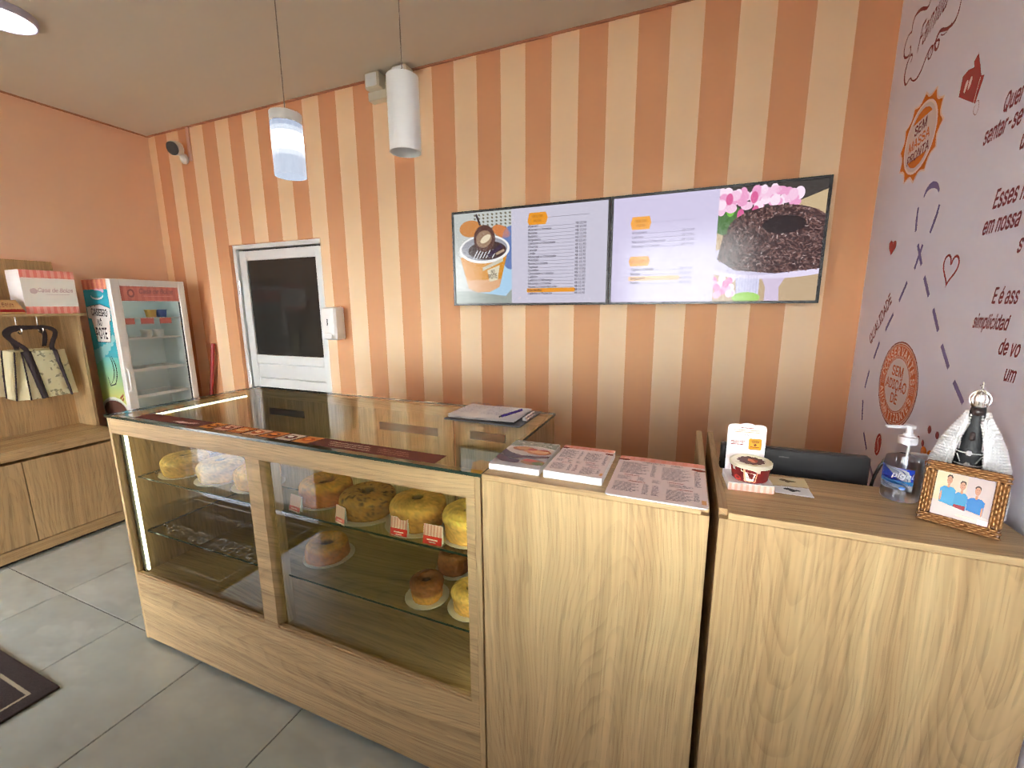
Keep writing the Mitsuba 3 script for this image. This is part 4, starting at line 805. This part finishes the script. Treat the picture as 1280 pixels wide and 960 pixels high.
p.line([(.487, 1.868), (.487, 1.84)], .013, PUR, 0); p.line([(.648, 1.845), (.640, 1.82)], .013, PUR, 0)
p.put('wall_right__dashed_line', **RW); labels['wall_right__dashed_line'] = {'label': 'looping purple dashed line'}
def heart(cx, cy, s, sx=1.0):
    q = np.linspace(0, 2 * np.pi, 60); return Polygon(np.stack([cx + s * sx * 16 * np.sin(q) ** 3 / 17, cy + s * (13 * np.cos(q) - 5 * np.cos(2 * q) - 2 * np.cos(3 * q) - np.cos(4 * q)) / 17], 1))
p = Print(); p.poly(affinity.rotate(heart(.292, 1.762, .034, 1.25), -8), RED, 0)
hh = affinity.rotate(heart(.785, 1.648, .054, .95), -8); p.poly(hh.difference(hh.buffer(-.007)), RED, 0); p.put('wall_right__heart_prints', **RW)
p = Print(); p.text('QUALIDADE', .205, 1.382, .046, MAR, sx=.66, slant=.05, rot=46, bold=True)
for s, x, y, hgt in (('Quer', .912, 2.000, .040), ('sentar-se', .845, 1.948, .040), ('u', 1.012, 1.888, .040), ('Esses m', .947, 1.775, .042), ('em nossa', .921, 1.718, .040), ('s', 1.080, 1.660, .038), ('E é ass', 1.021, 1.550, .036), ('simplicidad', .957, 1.491, .033), ('de vo', 1.085, 1.437, .035), ('um', 1.124, 1.382, .034)):
    p.text(s, x, y, hgt, MAR, sx=.60, slant=.20, bold=True)
p.put('wall_right__lettering', **RW); labels['wall_right__lettering'] = {'label': 'maroon script lines and the slanted word QUALIDADE'}
p = Print(); g = affinity.rotate(affinity.scale(Point(.455, 1.028).buffer(1), .030, .044), -12); p.poly(g, RED, 0); stroke(p, [(.462, 1.062), (.45, 1.035), (.462, 1.018), (.448, .995)], .004, .006, (214, 190, 188), 20, 1)
for x, y, r in ((.832, 1.188, .012), (.882, 1.185, .011), (.805, 1.139, .010), (.772, 1.145, .008)): p.ell(x, y, r, r, MAR, 0)
p.poly(heart(.84, 1.105, .040, 1.1), ORG, 0); p.put('wall_right__bean_and_drop_prints', **RW)

# ------------------------------------------------------------------ fixtures on the back wall
K = 'soap_dispenser'; tag(K, 'white wall dispenser beside the door frame', 'dispenser')
put(K + '__body', bx(-2.372, -2.264, YW - .100, YW - .001, 1.322, 1.553, .012), 'white_plastic')
put(K + '__cover', bx(-2.373, -2.263, YW - .112, YW - .100, 1.352, 1.548, .008), 'white_plastic')
put(K + '__window', bx(-2.328, -2.321, YW - .1135, YW - .1115, 1.425, 1.470), 'dark_hole')
put(K + '__lever', bx(-2.360, -2.290, YW - .118, YW - .108, 1.330, 1.372, .004), 'white_plastic')
K = 'wall_hook'; tag(K, 'tiny black hook on the striped wall under the dispenser', 'hook')
put(K, cat_(bx(-2.345, -2.325, YW - .010, YW - .001, .898, .906), bx(-2.339, -2.331, YW - .03, YW - .004, .902, .908), bx(-2.339, -2.331, YW - .034, YW - .028, .902, .922)), 'black_plastic')
K = 'emergency_light'; tag(K, 'beige twin-head emergency light high on the striped wall', 'emergency light')
put(K + '__housing', bx(-1.905, -1.60, YW - .055, YW - .001, 2.795, 2.845, .004), 'cream_plastic')
put(K + '__bracket', bx(-1.88, -1.655, YW - .035, YW - .001, 2.843, 2.90, .003), 'cream_plastic')
for x in (-1.895, -1.700): 
    hd = put(K + '__lamp_head', bx(x, x + .105, YW - .095, YW - .012, 2.842, 2.932, .008), 'cream_plastic')
    put(hd + '__lens', bx(x + .012, x + .093, YW - .098, YW - .094, 2.852, 2.922, .002), 'aluminium')
put(K + '__knob', xf(trimesh.creation.icosphere(2, radius=.014), (-1.925, YW - .02, 2.932)), 'white_plastic', True)
K = 'security_camera'; tag(K, 'small security camera with a black lens near the left corner of the striped wall', 'camera')
ctr = np.array([-3.735, YW - .095, 2.760]); dirn = np.array([.28, -.86, -.30]); dirn /= np.linalg.norm(dirn)
put(K + '__mount', xf(trimesh.creation.icosphere(2, radius=1.0), (0, 0, 0)).apply_transform(np.diag([.026, .03, .040, 1])).apply_translation((-3.742, YW - .028, 2.705)), 'white_plastic', True)
put(K + '__arm', cyl((-3.742, YW - .03, 2.715), ctr - dirn * .01, .012, 12), 'white_plastic', 30)
put(K + '__shell', cyl(ctr - dirn * .035, ctr + dirn * .018, .050, 28), 'white_plastic', 30)
put(K + '__lens_face', cyl(ctr + dirn * .0182, ctr + dirn * .024, .047, 28), 'black_plastic', 30)
K = 'cable_duct'; tag(K, 'thin salmon cable duct rising from the security camera to the ceiling', 'cable duct')
put(K, bx(-3.712, -3.684, YW - .014, YW - .001, 2.69, ZC - .010, .002), scene.setdefault('duct', prin(L(216, 170, 150), .6)) and 'duct')
K = 'broom'; tag(K, 'red broom handle leaning in the gap between the fridge and the striped wall', 'broom')
put(K + '__handle', cyl((-3.690, YW - .03, 1.255), (-3.885, YW - .08, .10), .014, 12), 'red_plastic', 30)
put(K + '__head', xf(bx(-.09, .09, -.03, .03, 0.0, .11, .01), (-3.885, YW - .085, .001)), 'red_plastic')

# ------------------------------------------------------------------ pendants and the ceiling light
scene['cord_grey'] = prin(L(120, 108, 96), .6)
scene['lamp_glass'] = prin(L(60, 62, 66), 0.25)
def pendant(key, x, y, z0, z1, r, label, lit):
    tag(key, label, 'pendant lamp')
    hgt = z1 - z0
    ring = lambda a0, a1, rr=r: lathe([(rr, a0), (rr, a1), (rr - .003, a1), (rr - .003, a0), (rr, a0)], 44)
    if lit:
        cols = [((214, 226, 246), .0, .30), ((232, 240, 252), .30, .38), ((255, 255, 255), .38, .68), ((226, 236, 250), .68, .76), ((196, 210, 236), .76, .84)]
        gains = [.85, 1.1, 2.2, 1.0, .8]
        for (c, a0, a1), g in zip(cols, gains):
            put(key + '__shade', xf(ring(hgt * a0, hgt * a1), (x, y, z0)), 'lamp_glass', 30, emitter={'type': 'area', 'radiance': {'type': 'rgb', 'value': [float(q) * g * .8 for q in lin(c)]}, 'sampling_weight': .3})
        put(key + '__sleeve', xf(ring(hgt * .84, hgt), (x, y, z0)), 'white_plastic', 30)
        put(key + '__bulb', xf(lathe([(0, .07), (.02, .08), (.028, .11), (.02, .14), (.012, .16), (0, .16)], 24), (x, y, z0)), 'white_plastic', 30, emitter={'type': 'area', 'radiance': {'type': 'rgb', 'value': [LAMP, LAMP, LAMP * 1.04]}, 'sampling_weight': .5})
    else:
        put(key + '__shade', xf(ring(0, hgt), (x, y, z0)), 'white_plastic', 30)
        put(key + '__bulb', xf(lathe([(0, .09), (.02, .10), (.028, .13), (.02, .16), (.012, .18), (0, .18)], 24), (x, y, z0)), 'white_plastic', 30)
    put(key + '__cap', xf(lathe([(0, hgt - .006), (r - .003, hgt - .006), (r - .003, hgt - .002), (.008, hgt), (.006, hgt + .02), (0, hgt + .02)], 40), (x, y, z0)), 'white_plastic', 30)
    put(key + '__cord', cyl((x, y, z1 + .018), (x, y, ZC - .02), .0018, 8), 'cord_grey')
    put(key + '__ceiling_rose', xf(lathe([(0, 0), (.05, 0), (.05, -.02), (.045, -.025), (0, -.025)], 32), (x, y, ZC)), 'white_plastic', 30)
pendant('pendant_lamp', -1.442, 1.30, 2.043, 2.262, .056, 'lit white cylinder pendant lamp, the left one of two', True)
pendant('pendant_lamp_001', -.913, 1.30, 2.060, 2.288, .052, 'unlit glossy white cylinder pendant lamp, the right one of two', False)
K = 'ceiling_light'; tag(K, 'round white surface LED light glowing on the ceiling at the left', 'ceiling light')
cl_ = (-3.115, 1.215)
put(K + '__rim', xf(lathe([(.120, -.034), (.124, -.034), (.128, -.030), (.128, 0), (.120, 0), (.120, -.034)], 56), (*cl_, ZC)), scene.setdefault('rim', prin(L(196, 194, 214), .4)) and 'rim', 30)
put(K + '__diffuser', xf(lathe([(0, -.036), (.06, -.0355), (.110, -.034), (.1199, -.030), (.1199, -.02), (0, -.02)], 56), (*cl_, ZC)), 'white_plastic', 30, emitter={'type': 'area', 'radiance': {'type': 'rgb', 'value': [LAMP * 1.0, LAMP * 1.0, LAMP * 1.02]}, 'sampling_weight': 2.0})

# ------------------------------------------------------------------ shelf unit on the left
K = 'shelf_unit'; tag(K, 'oak shelf unit with cupboard doors below and a tall back panel on the salmon wall', 'shelf unit')
SX, SY1 = -3.745, 1.655
put(K + '__plinth', bx(XL + .01, SX - .03, -.04, SY1, .001, .022), 'dark_hole')
put(K + '__carcass', bx(XL + .005, SX - .02, -.04, SY1, .022, .62), 'wood_z')
put(K + '__base_rail', bx(SX - .02, SX, -.04, SY1, .022, .092, .001), 'wood_y')
ys = [SY1 - .004, 1.166, .677, .188, -.04]
for i in range(4): put(K + '__door', bx(SX - .019, SX, ys[i + 1] + .0025, ys[i] - .0025, .097, .622, .001), 'wood_z')
put(K + '__worktop', bx(XL + .003, SX, -.04, SY1, .640, .705, .001), 'wood_y')
put(K + '__back_panel', bx(XL + .003, XL + .020, -.04, SY1, .705, 1.876, .001), 'wood_z')
put(K + '__end_panel', bx(XL + .020, -3.955, SY1 - .018, SY1, .7055, 1.502, .001), 'wood_z')
put(K + '__shelf', bx(XL + .020, -3.86, -.04, SY1 - .0, 1.502, 1.520, .001), 'wood_y')
# white and pink box standing on the shelf
K = 'striped_box'; tag(K, 'white cake box with pink striped bands standing on the shelf beside the fridge', 'box')
bX = -3.885
put(K + '__carton', bx(-4.06, bX, 1.372, 1.632, 1.5205, 1.796, .002), 'paper')
w, h = .26, .2755; p = Print(); p.rect(0, 0, w, h, (246, 242, 232), 0)
for y0_, y1_ in ((0, h * .165), (h * .82, h)):
    p.rect(0, y0_, w, y1_ - y0_, (246, 176, 160), 1)
    for i in range(8): p.rect(w * i / 8, y0_, w / 16, y1_ - y0_, (236, 140, 126), 2)
p.text('Casa de Bolos', w * .60, h * .50, .026, (206, 180, 176), sx=.72, slant=.2, anchor='c', bold=True, lift=1); p.ell(w * .2, h * .52, .018, .018, (216, 196, 192), 1); p.rect(w * .4, h * .44, w * .46, .003, (216, 196, 190), 1)
p.put(K + '__print', o=(bX, 1.372, 1.5205), ex=(0, 1, 0), ey=(0, 0, 1))
K = 'kraft_box'; tag(K, 'low kraft box with a dark red band, in front of the striped box', 'box')
m = trimesh.convex.convex_hull(np.array([(-4.05, 1.02, 1.521), (-3.865, 1.02, 1.521), (-3.865, 1.365, 1.521), (-4.05, 1.365, 1.521), (-4.04, 1.03, 1.607), (-3.885, 1.03, 1.607), (-3.885, 1.335, 1.607), (-4.04, 1.335, 1.607)]))
put(K + '__carton', m, scene.setdefault('kraft', prin(L(196, 152, 100), .7)) and 'kraft')
p = Print(); p.poly(Polygon([(0, .012), (.345, .012), (.338, .030), (.006, .030)]), (150, 40, 34), 0); p.text('Casa de Bolos', .30, .052, .018, (120, 70, 50), anchor='r', slant=.2, sx=.8); p.rect(.10, .045, .2, .002, (140, 90, 60), 0)
nz = np.array([.086, 0, .02]); ey_ = np.array([-.02, 0, .086]); ey_ = ey_ / np.linalg.norm(ey_)
p.put(K + '__print', o=(-3.865, 1.02, 1.521), ex=(0, 1, 0), ey=ey_, base=8e-4)
K = 'red_box'; tag(K, 'dark red box end on the shelf at the left edge behind the kraft box', 'box')
put(K, bx(-4.17, -4.055, .98, 1.30, 1.5205, 1.655, .003), scene.setdefault('dark_red', prin(L(140, 34, 26), .6)) and 'dark_red')
# cloth bag hanging under the shelf
K = 'tote_bag'; tag(K, 'cream printed cloth bag with dark straps hanging under the shelf', 'bag')
def T(a, z, d=0): return np.array([-4.02 + d, a, z])
def sheetq(P, bulge, n=8):
    P = [np.array(q) for q in P]; V = []
    for j in range(n + 1):
        for i in range(n + 1):
            u, v = i / n, j / n; q = (P[0] * (1 - u) + P[1] * u) * (1 - v) + (P[3] * (1 - u) + P[2] * u) * v
            q = q + np.array([bulge * math.sin(math.pi * u) * (.4 + .6 * v), 0, 0]); V.append(q)
    F = []
    for j in range(n):
        for i in range(n):
            a_ = j * (n + 1) + i; F += [[a_, a_ + 1, a_ + n + 2], [a_, a_ + n + 2, a_ + n + 1]]
    nV = len(V); V = np.array(V); return trimesh.Trimesh(np.vstack([V, V + [-.004, 0, 0]]), np.vstack([np.array(F), np.array(F)[:, ::-1] + nV]), process=False)
scene['bag_cloth'] = prin(proc(lambda p, n, uv: mix(L(226, 216, 176), L(120, 112, 84), smoothstep(0.68, 0.74, fbm(p.y * 40.0, p.z * 40.0 + 7, 2.0)) * 0.7)), 0.85, specular=0.1)
scene['bag_plain'] = prin(L(216, 204, 160), 0.85, specular=0.1)
put(K + '__front', sheetq([T(1.345, .958, .03), T(1.592, .964, .015), T(1.568, 1.276), T(1.350, 1.274, .01)], .012), 'bag_cloth', 30)
put(K + '__gusset', sheetq([T(1.290, .960, .0), T(1.347, .958, .028), T(1.352, 1.272, .008), T(1.318, 1.276, .02)], -.014), 'bag_plain', 30)
put(K + '__gusset', sheetq([T(1.254, .982, -.02), T(1.288, .962, -.002), T(1.316, 1.274, .018), T(1.276, 1.292, -.02)], .014), 'bag_plain', 30)
put(K + '__back', sheetq([T(1.250, .985, -.10), T(1.560, .985, -.10), T(1.545, 1.288, -.06), T(1.262, 1.290, -.06)], .0), 'bag_cloth', 30)
for q_ in ([T(1.290, .960, .001), T(1.302, 1.11, .016), T(1.318, 1.276, .022)], [T(1.254, .982, -.018), T(1.262, 1.12, -.019), T(1.277, 1.292, -.018)], [T(1.346, .957, .032), T(1.349, 1.11, .03), T(1.352, 1.275, .014)]): put(K + '__piping', tube(spline(q_, 12), .004, 6), 'strap', 30)
for (ya, yb) in ((1.354, 1.400), (1.500, 1.526)):
    put(K + '__strap', sheetq([T(ya + .045, .957, .036), T(yb + .030, .958, .036), T(yb, 1.277, .012), T(ya, 1.276, .014)], .013), 'strap', 30)
def ribbon(pts, wdt):
    q = spline(pts, 40); V = np.vstack([q + [0, 0, 0], q + [-wdt, 0, 0]]); n = len(q)
    tt = np.gradient(q, axis=0); tt /= np.linalg.norm(tt, axis=1, keepdims=True); nn_ = np.cross(tt, [1, 0, 0])
    V = np.vstack([q + nn_ * .012, q - nn_ * .012, q + nn_ * .012 - [.006, 0, 0], q - nn_ * .012 - [.006, 0, 0]]); F = []
    for i in range(n - 1):
        for a_, b_ in ((0, 1), (1, 3), (3, 2), (2, 0)): F += [[a_ * n + i, a_ * n + i + 1, b_ * n + i + 1], [a_ * n + i, b_ * n + i + 1, b_ * n + i]]
    return trimesh.Trimesh(V, F, process=False)
put(K + '__handle', ribbon([T(1.378, 1.272, .012), T(1.335, 1.340, .01), T(1.305, 1.405, .0), T(1.33, 1.428, 0), T(1.42, 1.432, 0), T(1.50, 1.428, 0), T(1.535, 1.408, 0), T(1.524, 1.35, .006), T(1.512, 1.272, .012)], .006), 'strap')
put(K + '__handle', ribbon([T(1.36, 1.285, -.06), T(1.34, 1.35, -.05), T(1.33, 1.40, -.03), T(1.38, 1.425, -.01), T(1.44, 1.430, -.01), T(1.48, 1.42, -.02), T(1.495, 1.37, -.03), T(1.49, 1.30, -.05)], .006), 'strap')
for y_ in (1.37, 1.47): put('shelf_unit__hook', tube(spline([(-4.052, y_, 1.5025), (-4.052, y_, 1.44), (-4.048, y_, 1.405), (-4.02, y_, 1.392), (-3.996, y_, 1.400), (-3.990, y_, 1.425)], 14), .004, 8), 'steel', 30)

# ------------------------------------------------------------------ drinks fridge by the salmon wall
K = 'display_fridge'; tag(K, 'tall white glass-door fridge with a turquoise printed side', 'fridge')
GX, GX0, GY0, GY1, GZ = -3.735, -4.085, 1.755, 2.235, 1.757
bt = .03
put(K + '__cabinet', cat_(bx(GX0, GX - .045, GY0, GY0 + bt, .06, GZ), bx(GX0, GX - .045, GY1 - bt, GY1, .06, GZ), bx(GX0, GX0 + bt, GY0, GY1, .06, GZ), bx(GX0, GX - .045, GY0, GY1, GZ - .10, GZ), bx(GX0, GX - .045, GY0, GY1, .06, .16)), 'white_plastic')
put(K + '__base', bx(GX0 + .02, GX - .06, GY0 + .02, GY1 - .02, .001, .06), 'dark_grey')
put(K + '__liner', cat_(bx(GX0 + bt, GX0 + bt + .004, GY0 + bt, GY1 - bt, .16, GZ - .10), bx(GX0 + bt, GX - .05, GY0 + bt, GY0 + bt + .003, .16, GZ - .10), bx(GX0 + bt, GX - .05, GY1 - bt - .003, GY1 - bt, .16, GZ - .10)), 'fridge_in')
fw = .055
put(K + '__door_frame', cat_(bx(GX - .045, GX, GY0 - .002, GY0 + fw, .07, GZ, .004), bx(GX - .045, GX, GY1 - fw + .01, GY1, .07, GZ, .004), bx(GX - .044, GX - .001, GY0 + fw, GY1 - fw + .01, GZ - .048, GZ, .002), bx(GX - .044, GX - .001, GY0 + fw, GY1 - fw + .01, .07, .16, .002)), 'white_plastic')
put(K + '__door_glass', quad((GX - .012, GY0 + fw, .16), (GX - .012, GY1 - fw + .01, .16), (GX - .012, GY1 - fw + .01, GZ - .048), (GX - .012, GY0 + fw, GZ - .048)), 'clear_pane')
put(K + '__door_gasket', bx(GX - .02, GX - .008, GY1 - fw + .006, GY1 - fw + .010, .16, 1.60), 'black_plastic')
w, h = GY1 - GY0 - 2 * fw + .01, .105
p = Print(); p.rect(0, 0, w, h, (206, 132, 120), 0)
for i in range(9): p.rect(w * i / 9, 0, w / 18, h, (196, 118, 108), 1)
p.text('Casa de Bolos', w * .60, h * .52, .034, (150, 92, 92), sx=.72, slant=.2, anchor='c', bold=True, lift=2); p.ell(w * .17, h * .52, .022, .030, (150, 92, 92), 2); p.ell(w * .17, h * .52, .013, .018, (206, 132, 120), 3); p.rect(w * .36, h * .32, w * .52, .004, (226, 172, 162), 2)
p.put(K + '__header_sign', o=(GX - .011, GY0 + fw, GZ - .048 - h), ex=(0, 1, 0), ey=(0, 0, 1))
put(K + '__header_sign_back', bx(GX - .03, GX - .0125, GY0 + fw, GY1 - fw + .01, GZ - .048 - h, GZ - .048), 'white_plastic')
hz = spline([(GX + .0, GY0 + .012, 1.125), (GX + .022, GY0 + .012, 1.115), (GX + .028, GY0 + .012, 1.04), (GX + .022, GY0 + .012, .965), (GX + .0, GY0 + .012, .955)], 24)
put(K + '__handle', tube(hz, .007, 8), 'white_plastic', 30)
for z_ in (.42, .68, .90, 1.10, 1.33, 1.48):
    sh_ = [bx(GX0 + bt + .006, GX - .065, GY0 + bt + .008 + t, GY0 + bt + .011 + t, z_ - .002, z_ + .001) for t in np.linspace(0, GY1 - GY0 - 2 * bt - .02, 22)]
    s_ = put(K + '__shelf', cat_(*sh_, bx(GX - .068, GX - .062, GY0 + bt + .005, GY1 - bt - .005, z_ - .018 if z_ < 1.3 else z_ - .008, z_ + .003), bx(GX0 + bt + .005, GX0 + bt + .010, GY0 + bt + .005, GY1 - bt - .005, z_ - .004, z_ + .002)), 'white_plastic')
for (y0_, y1_) in ((1.815, 1.895), (1.935, 2.02), (2.06, 2.14)):
    put(K + '__shelf_label', bx(GX - .0625, GX - .059, y0_, y1_, 1.435, 1.478), scene.setdefault('label_pink', prin(L(206, 112, 100), .6)) and 'label_pink')
put(K + '__light_tube', cat_(bx(GX - .075, GX - .055, GY0 + bt + .01, GY1 - bt - .01, GZ - .112, GZ - .102)), 'white_plastic', False, emitter={'type': 'area', 'radiance': {'type': 'rgb', 'value': [2.2, 2.5, 2.4]}, 'sampling_weight': 1.0})
tub = lathe([(0, 0), (.030, 0), (.036, .050), (.038, .052), (.038, .058), (0, .058)], 28)
scene['tub_blue'] = prin(L(36, 60, 120), .4); scene['tub_gold'] = prin(L(206, 164, 70), .4); scene['tub_white'] = prin(L(226, 230, 226), .4)
for i, (y_, z_, m_, lab) in enumerate([(2.04, 1.482, 'tub_gold', 'golden dessert tub on the upper fridge shelf'), (2.112, 1.482, 'tub_blue', 'dark blue dessert tub on the upper fridge shelf'), (1.99, 1.332, 'tub_white', 'white tub on the second fridge shelf'), (2.075, 1.332, 'tub_white', 'white tub at the right of the second fridge shelf')]):
    k = num('dessert_tub'); tag(k, lab, 'tub', 'tubs in the fridge'); put(k, xf(tub, (GX - .125, y_, z_)), m_, 30)
# printed turquoise side: x runs from the back (0) to the door (w)
w, h = GX - .046 - GX0, GZ - .07; p = Print(); base_z = .07
def zy(z): return z - base_z
def grad(z0, z1, c0, c1, n=24):
    for i in range(n):
        t = (i + .5) / n; p.rect(0, zy(z0 + (z1 - z0) * i / n), w, (z1 - z0) / n + .0005, tuple(float(a_ * (1 - t) + b_ * t) for a_, b_ in zip(c0, c1)), 0)
grad(.07, .90, (150, 190, 120), (206, 214, 120)); grad(.90, 1.20, (214, 218, 120), (110, 196, 190)); grad(1.20, 1.685, (70, 176, 186), (40, 160, 180))
p.rect(0, zy(1.685), w, GZ - 1.685 - .001, (232, 150, 120), 1)
for i in range(5): p.rect(w * i / 5, zy(1.687), w / 10, GZ - 1.687 - .001, (214, 122, 100), 2)
p.ell(w * .55, zy(1.640), w * .26, .028, (214, 232, 236), 2); p.ell(w * .55, zy(1.652), w * .26, .026, (60, 170, 186), 3); p.ell(w * .66, zy(1.675), w * .2, .02, (206, 160, 190), 1)
cloud_ = unary_union([affinity.scale(Point(w * a_, zy(b_)).buffer(1), w * r_, .05 * r_ / .15) for a_, b_, r_ in ((.05, 1.20, .16), (.2, 1.215, .14), (.35, 1.235, .13), (.52, 1.255, .12), (.66, 1.28, .10), (.80, 1.31, .09), (.92, 1.34, .08))]); p.poly(cloud_.intersection(sbox(0, 0, w, h)), (150, 206, 208), 1)
bn = Polygon([(w * .06, zy(1.49)), (w * .93, zy(1.47)), (w * .96, zy(1.545)), (w * .6, zy(1.572)), (w * .06, zy(1.555))]).buffer(.008)
p.poly(bn.buffer(.004), (60, 90, 96), 3); p.poly(bn, (236, 232, 228), 4); p.text('CASEIRO', w * .18, zy(1.505), .048, (52, 40, 44), sx=.70, rot=-3, bold=True, lift=6)
pt = Polygon([(w * .18, zy(1.478)), (w * .88, zy(1.478)), (w * .78, zy(1.318)), (w * .28, zy(1.318))]).buffer(.006); p.poly(pt.buffer(.004), (60, 90, 96), 3); p.poly(pt, (240, 236, 230), 5)
p.text('NO', w * .38, zy(1.428), .046, (52, 40, 44), sx=.62, bold=True, lift=6); p.text('POTE', w * .25, zy(1.335), .078, (52, 40, 44), sx=.50, bold=True, lift=6)
stroke(p, [(w * .70, zy(1.21)), (w * .82, zy(1.14)), (w * .80, zy(1.06)), (w * .64, zy(.99))], .004, .010, (40, 52, 44), 24, 4); stroke(p, [(w * .62, zy(1.21)), (w * .72, zy(1.14)), (w * .68, zy(1.06)), (w * .50, zy(1.00))], .004, .008, (40, 52, 44), 24, 4); p.line([(w * .42, zy(1.05)), (w * .48, zy(.985)), (w * .72, zy(1.005))], .008, (40, 52, 44), 4)
clip_ = lambda g: g.intersection(sbox(0, 0, w, h))
p.poly(clip_(affinity.scale(Point(w * .5, zy(.74)).buffer(1), w * .66, .16)), (240, 240, 220), 2); p.poly(clip_(affinity.scale(Point(w * .5, zy(.735)).buffer(1), w * .62, .148)), (146, 186, 120), 3)
p.poly(clip_(Polygon([(w * .02, zy(.80)), (w * .98, zy(.80)), (w * .80, zy(.35)), (w * .2, zy(.35))])), (60, 84, 176), 4); p.poly(clip_(affinity.scale(Point(w * .5, zy(.80)).buffer(1), w * .54, .082)), (206, 206, 190), 5); p.poly(clip_(affinity.scale(Point(w * .5, zy(.802)).buffer(1), w * .48, .072)), (76, 48, 38), 6)
for a_, b_ in ((.80, .895), (.88, .91), (.86, .88)): p.line([(w * a_, zy(b_)), (w * (a_ + .07), zy(b_ + .02))], .014, (140, 60, 36), 7)
p.put(K + '__side_print', o=(GX0, GY0, base_z), ex=(1, 0, 0), ey=(0, 0, 1))

# ------------------------------------------------------------------ entrance mat
K = 'door_mat'; tag(K, 'dark brown entrance mat with a beige border line on the grey tiles at the left', 'door mat')
MX0, MX1, MY0, MY1 = -3.70, -2.315, -.09, .688
put(K + '__pile', bx(MX0, MX1, MY0, MY1, .0008, .011, .003), 'mat_fibre')
def fr2(d, t): return sbox(MX0 + d, MY0 + d, MX1 - d, MY1 - d).difference(sbox(MX0 + d + t, MY0 + d + t, MX1 - d - t, MY1 - d - t))
p = Print(); p.poly(fr2(.062, .012), (150, 140, 120), 0)
p.text('Casa de Bolos', (MX0 + MX1) / 2 + .04, .30, .145, (150, 140, 120), sx=.80, slant=.25, anchor='c')
q = [(-3.35, .115)]
p.text('E', -3.50, .10, .06, (150, 140, 120), slant=.25)
sq = [(-3.44 + .0105 * i, .118 + .020 * math.sin(i * 1.15) + .012 * math.sin(i * .37)) for i in range(80)]; stroke(p, sq, .006, .008, (150, 140, 120), 400)
p.put(K + '__print', o=(0, 0, .011), base=4e-4)
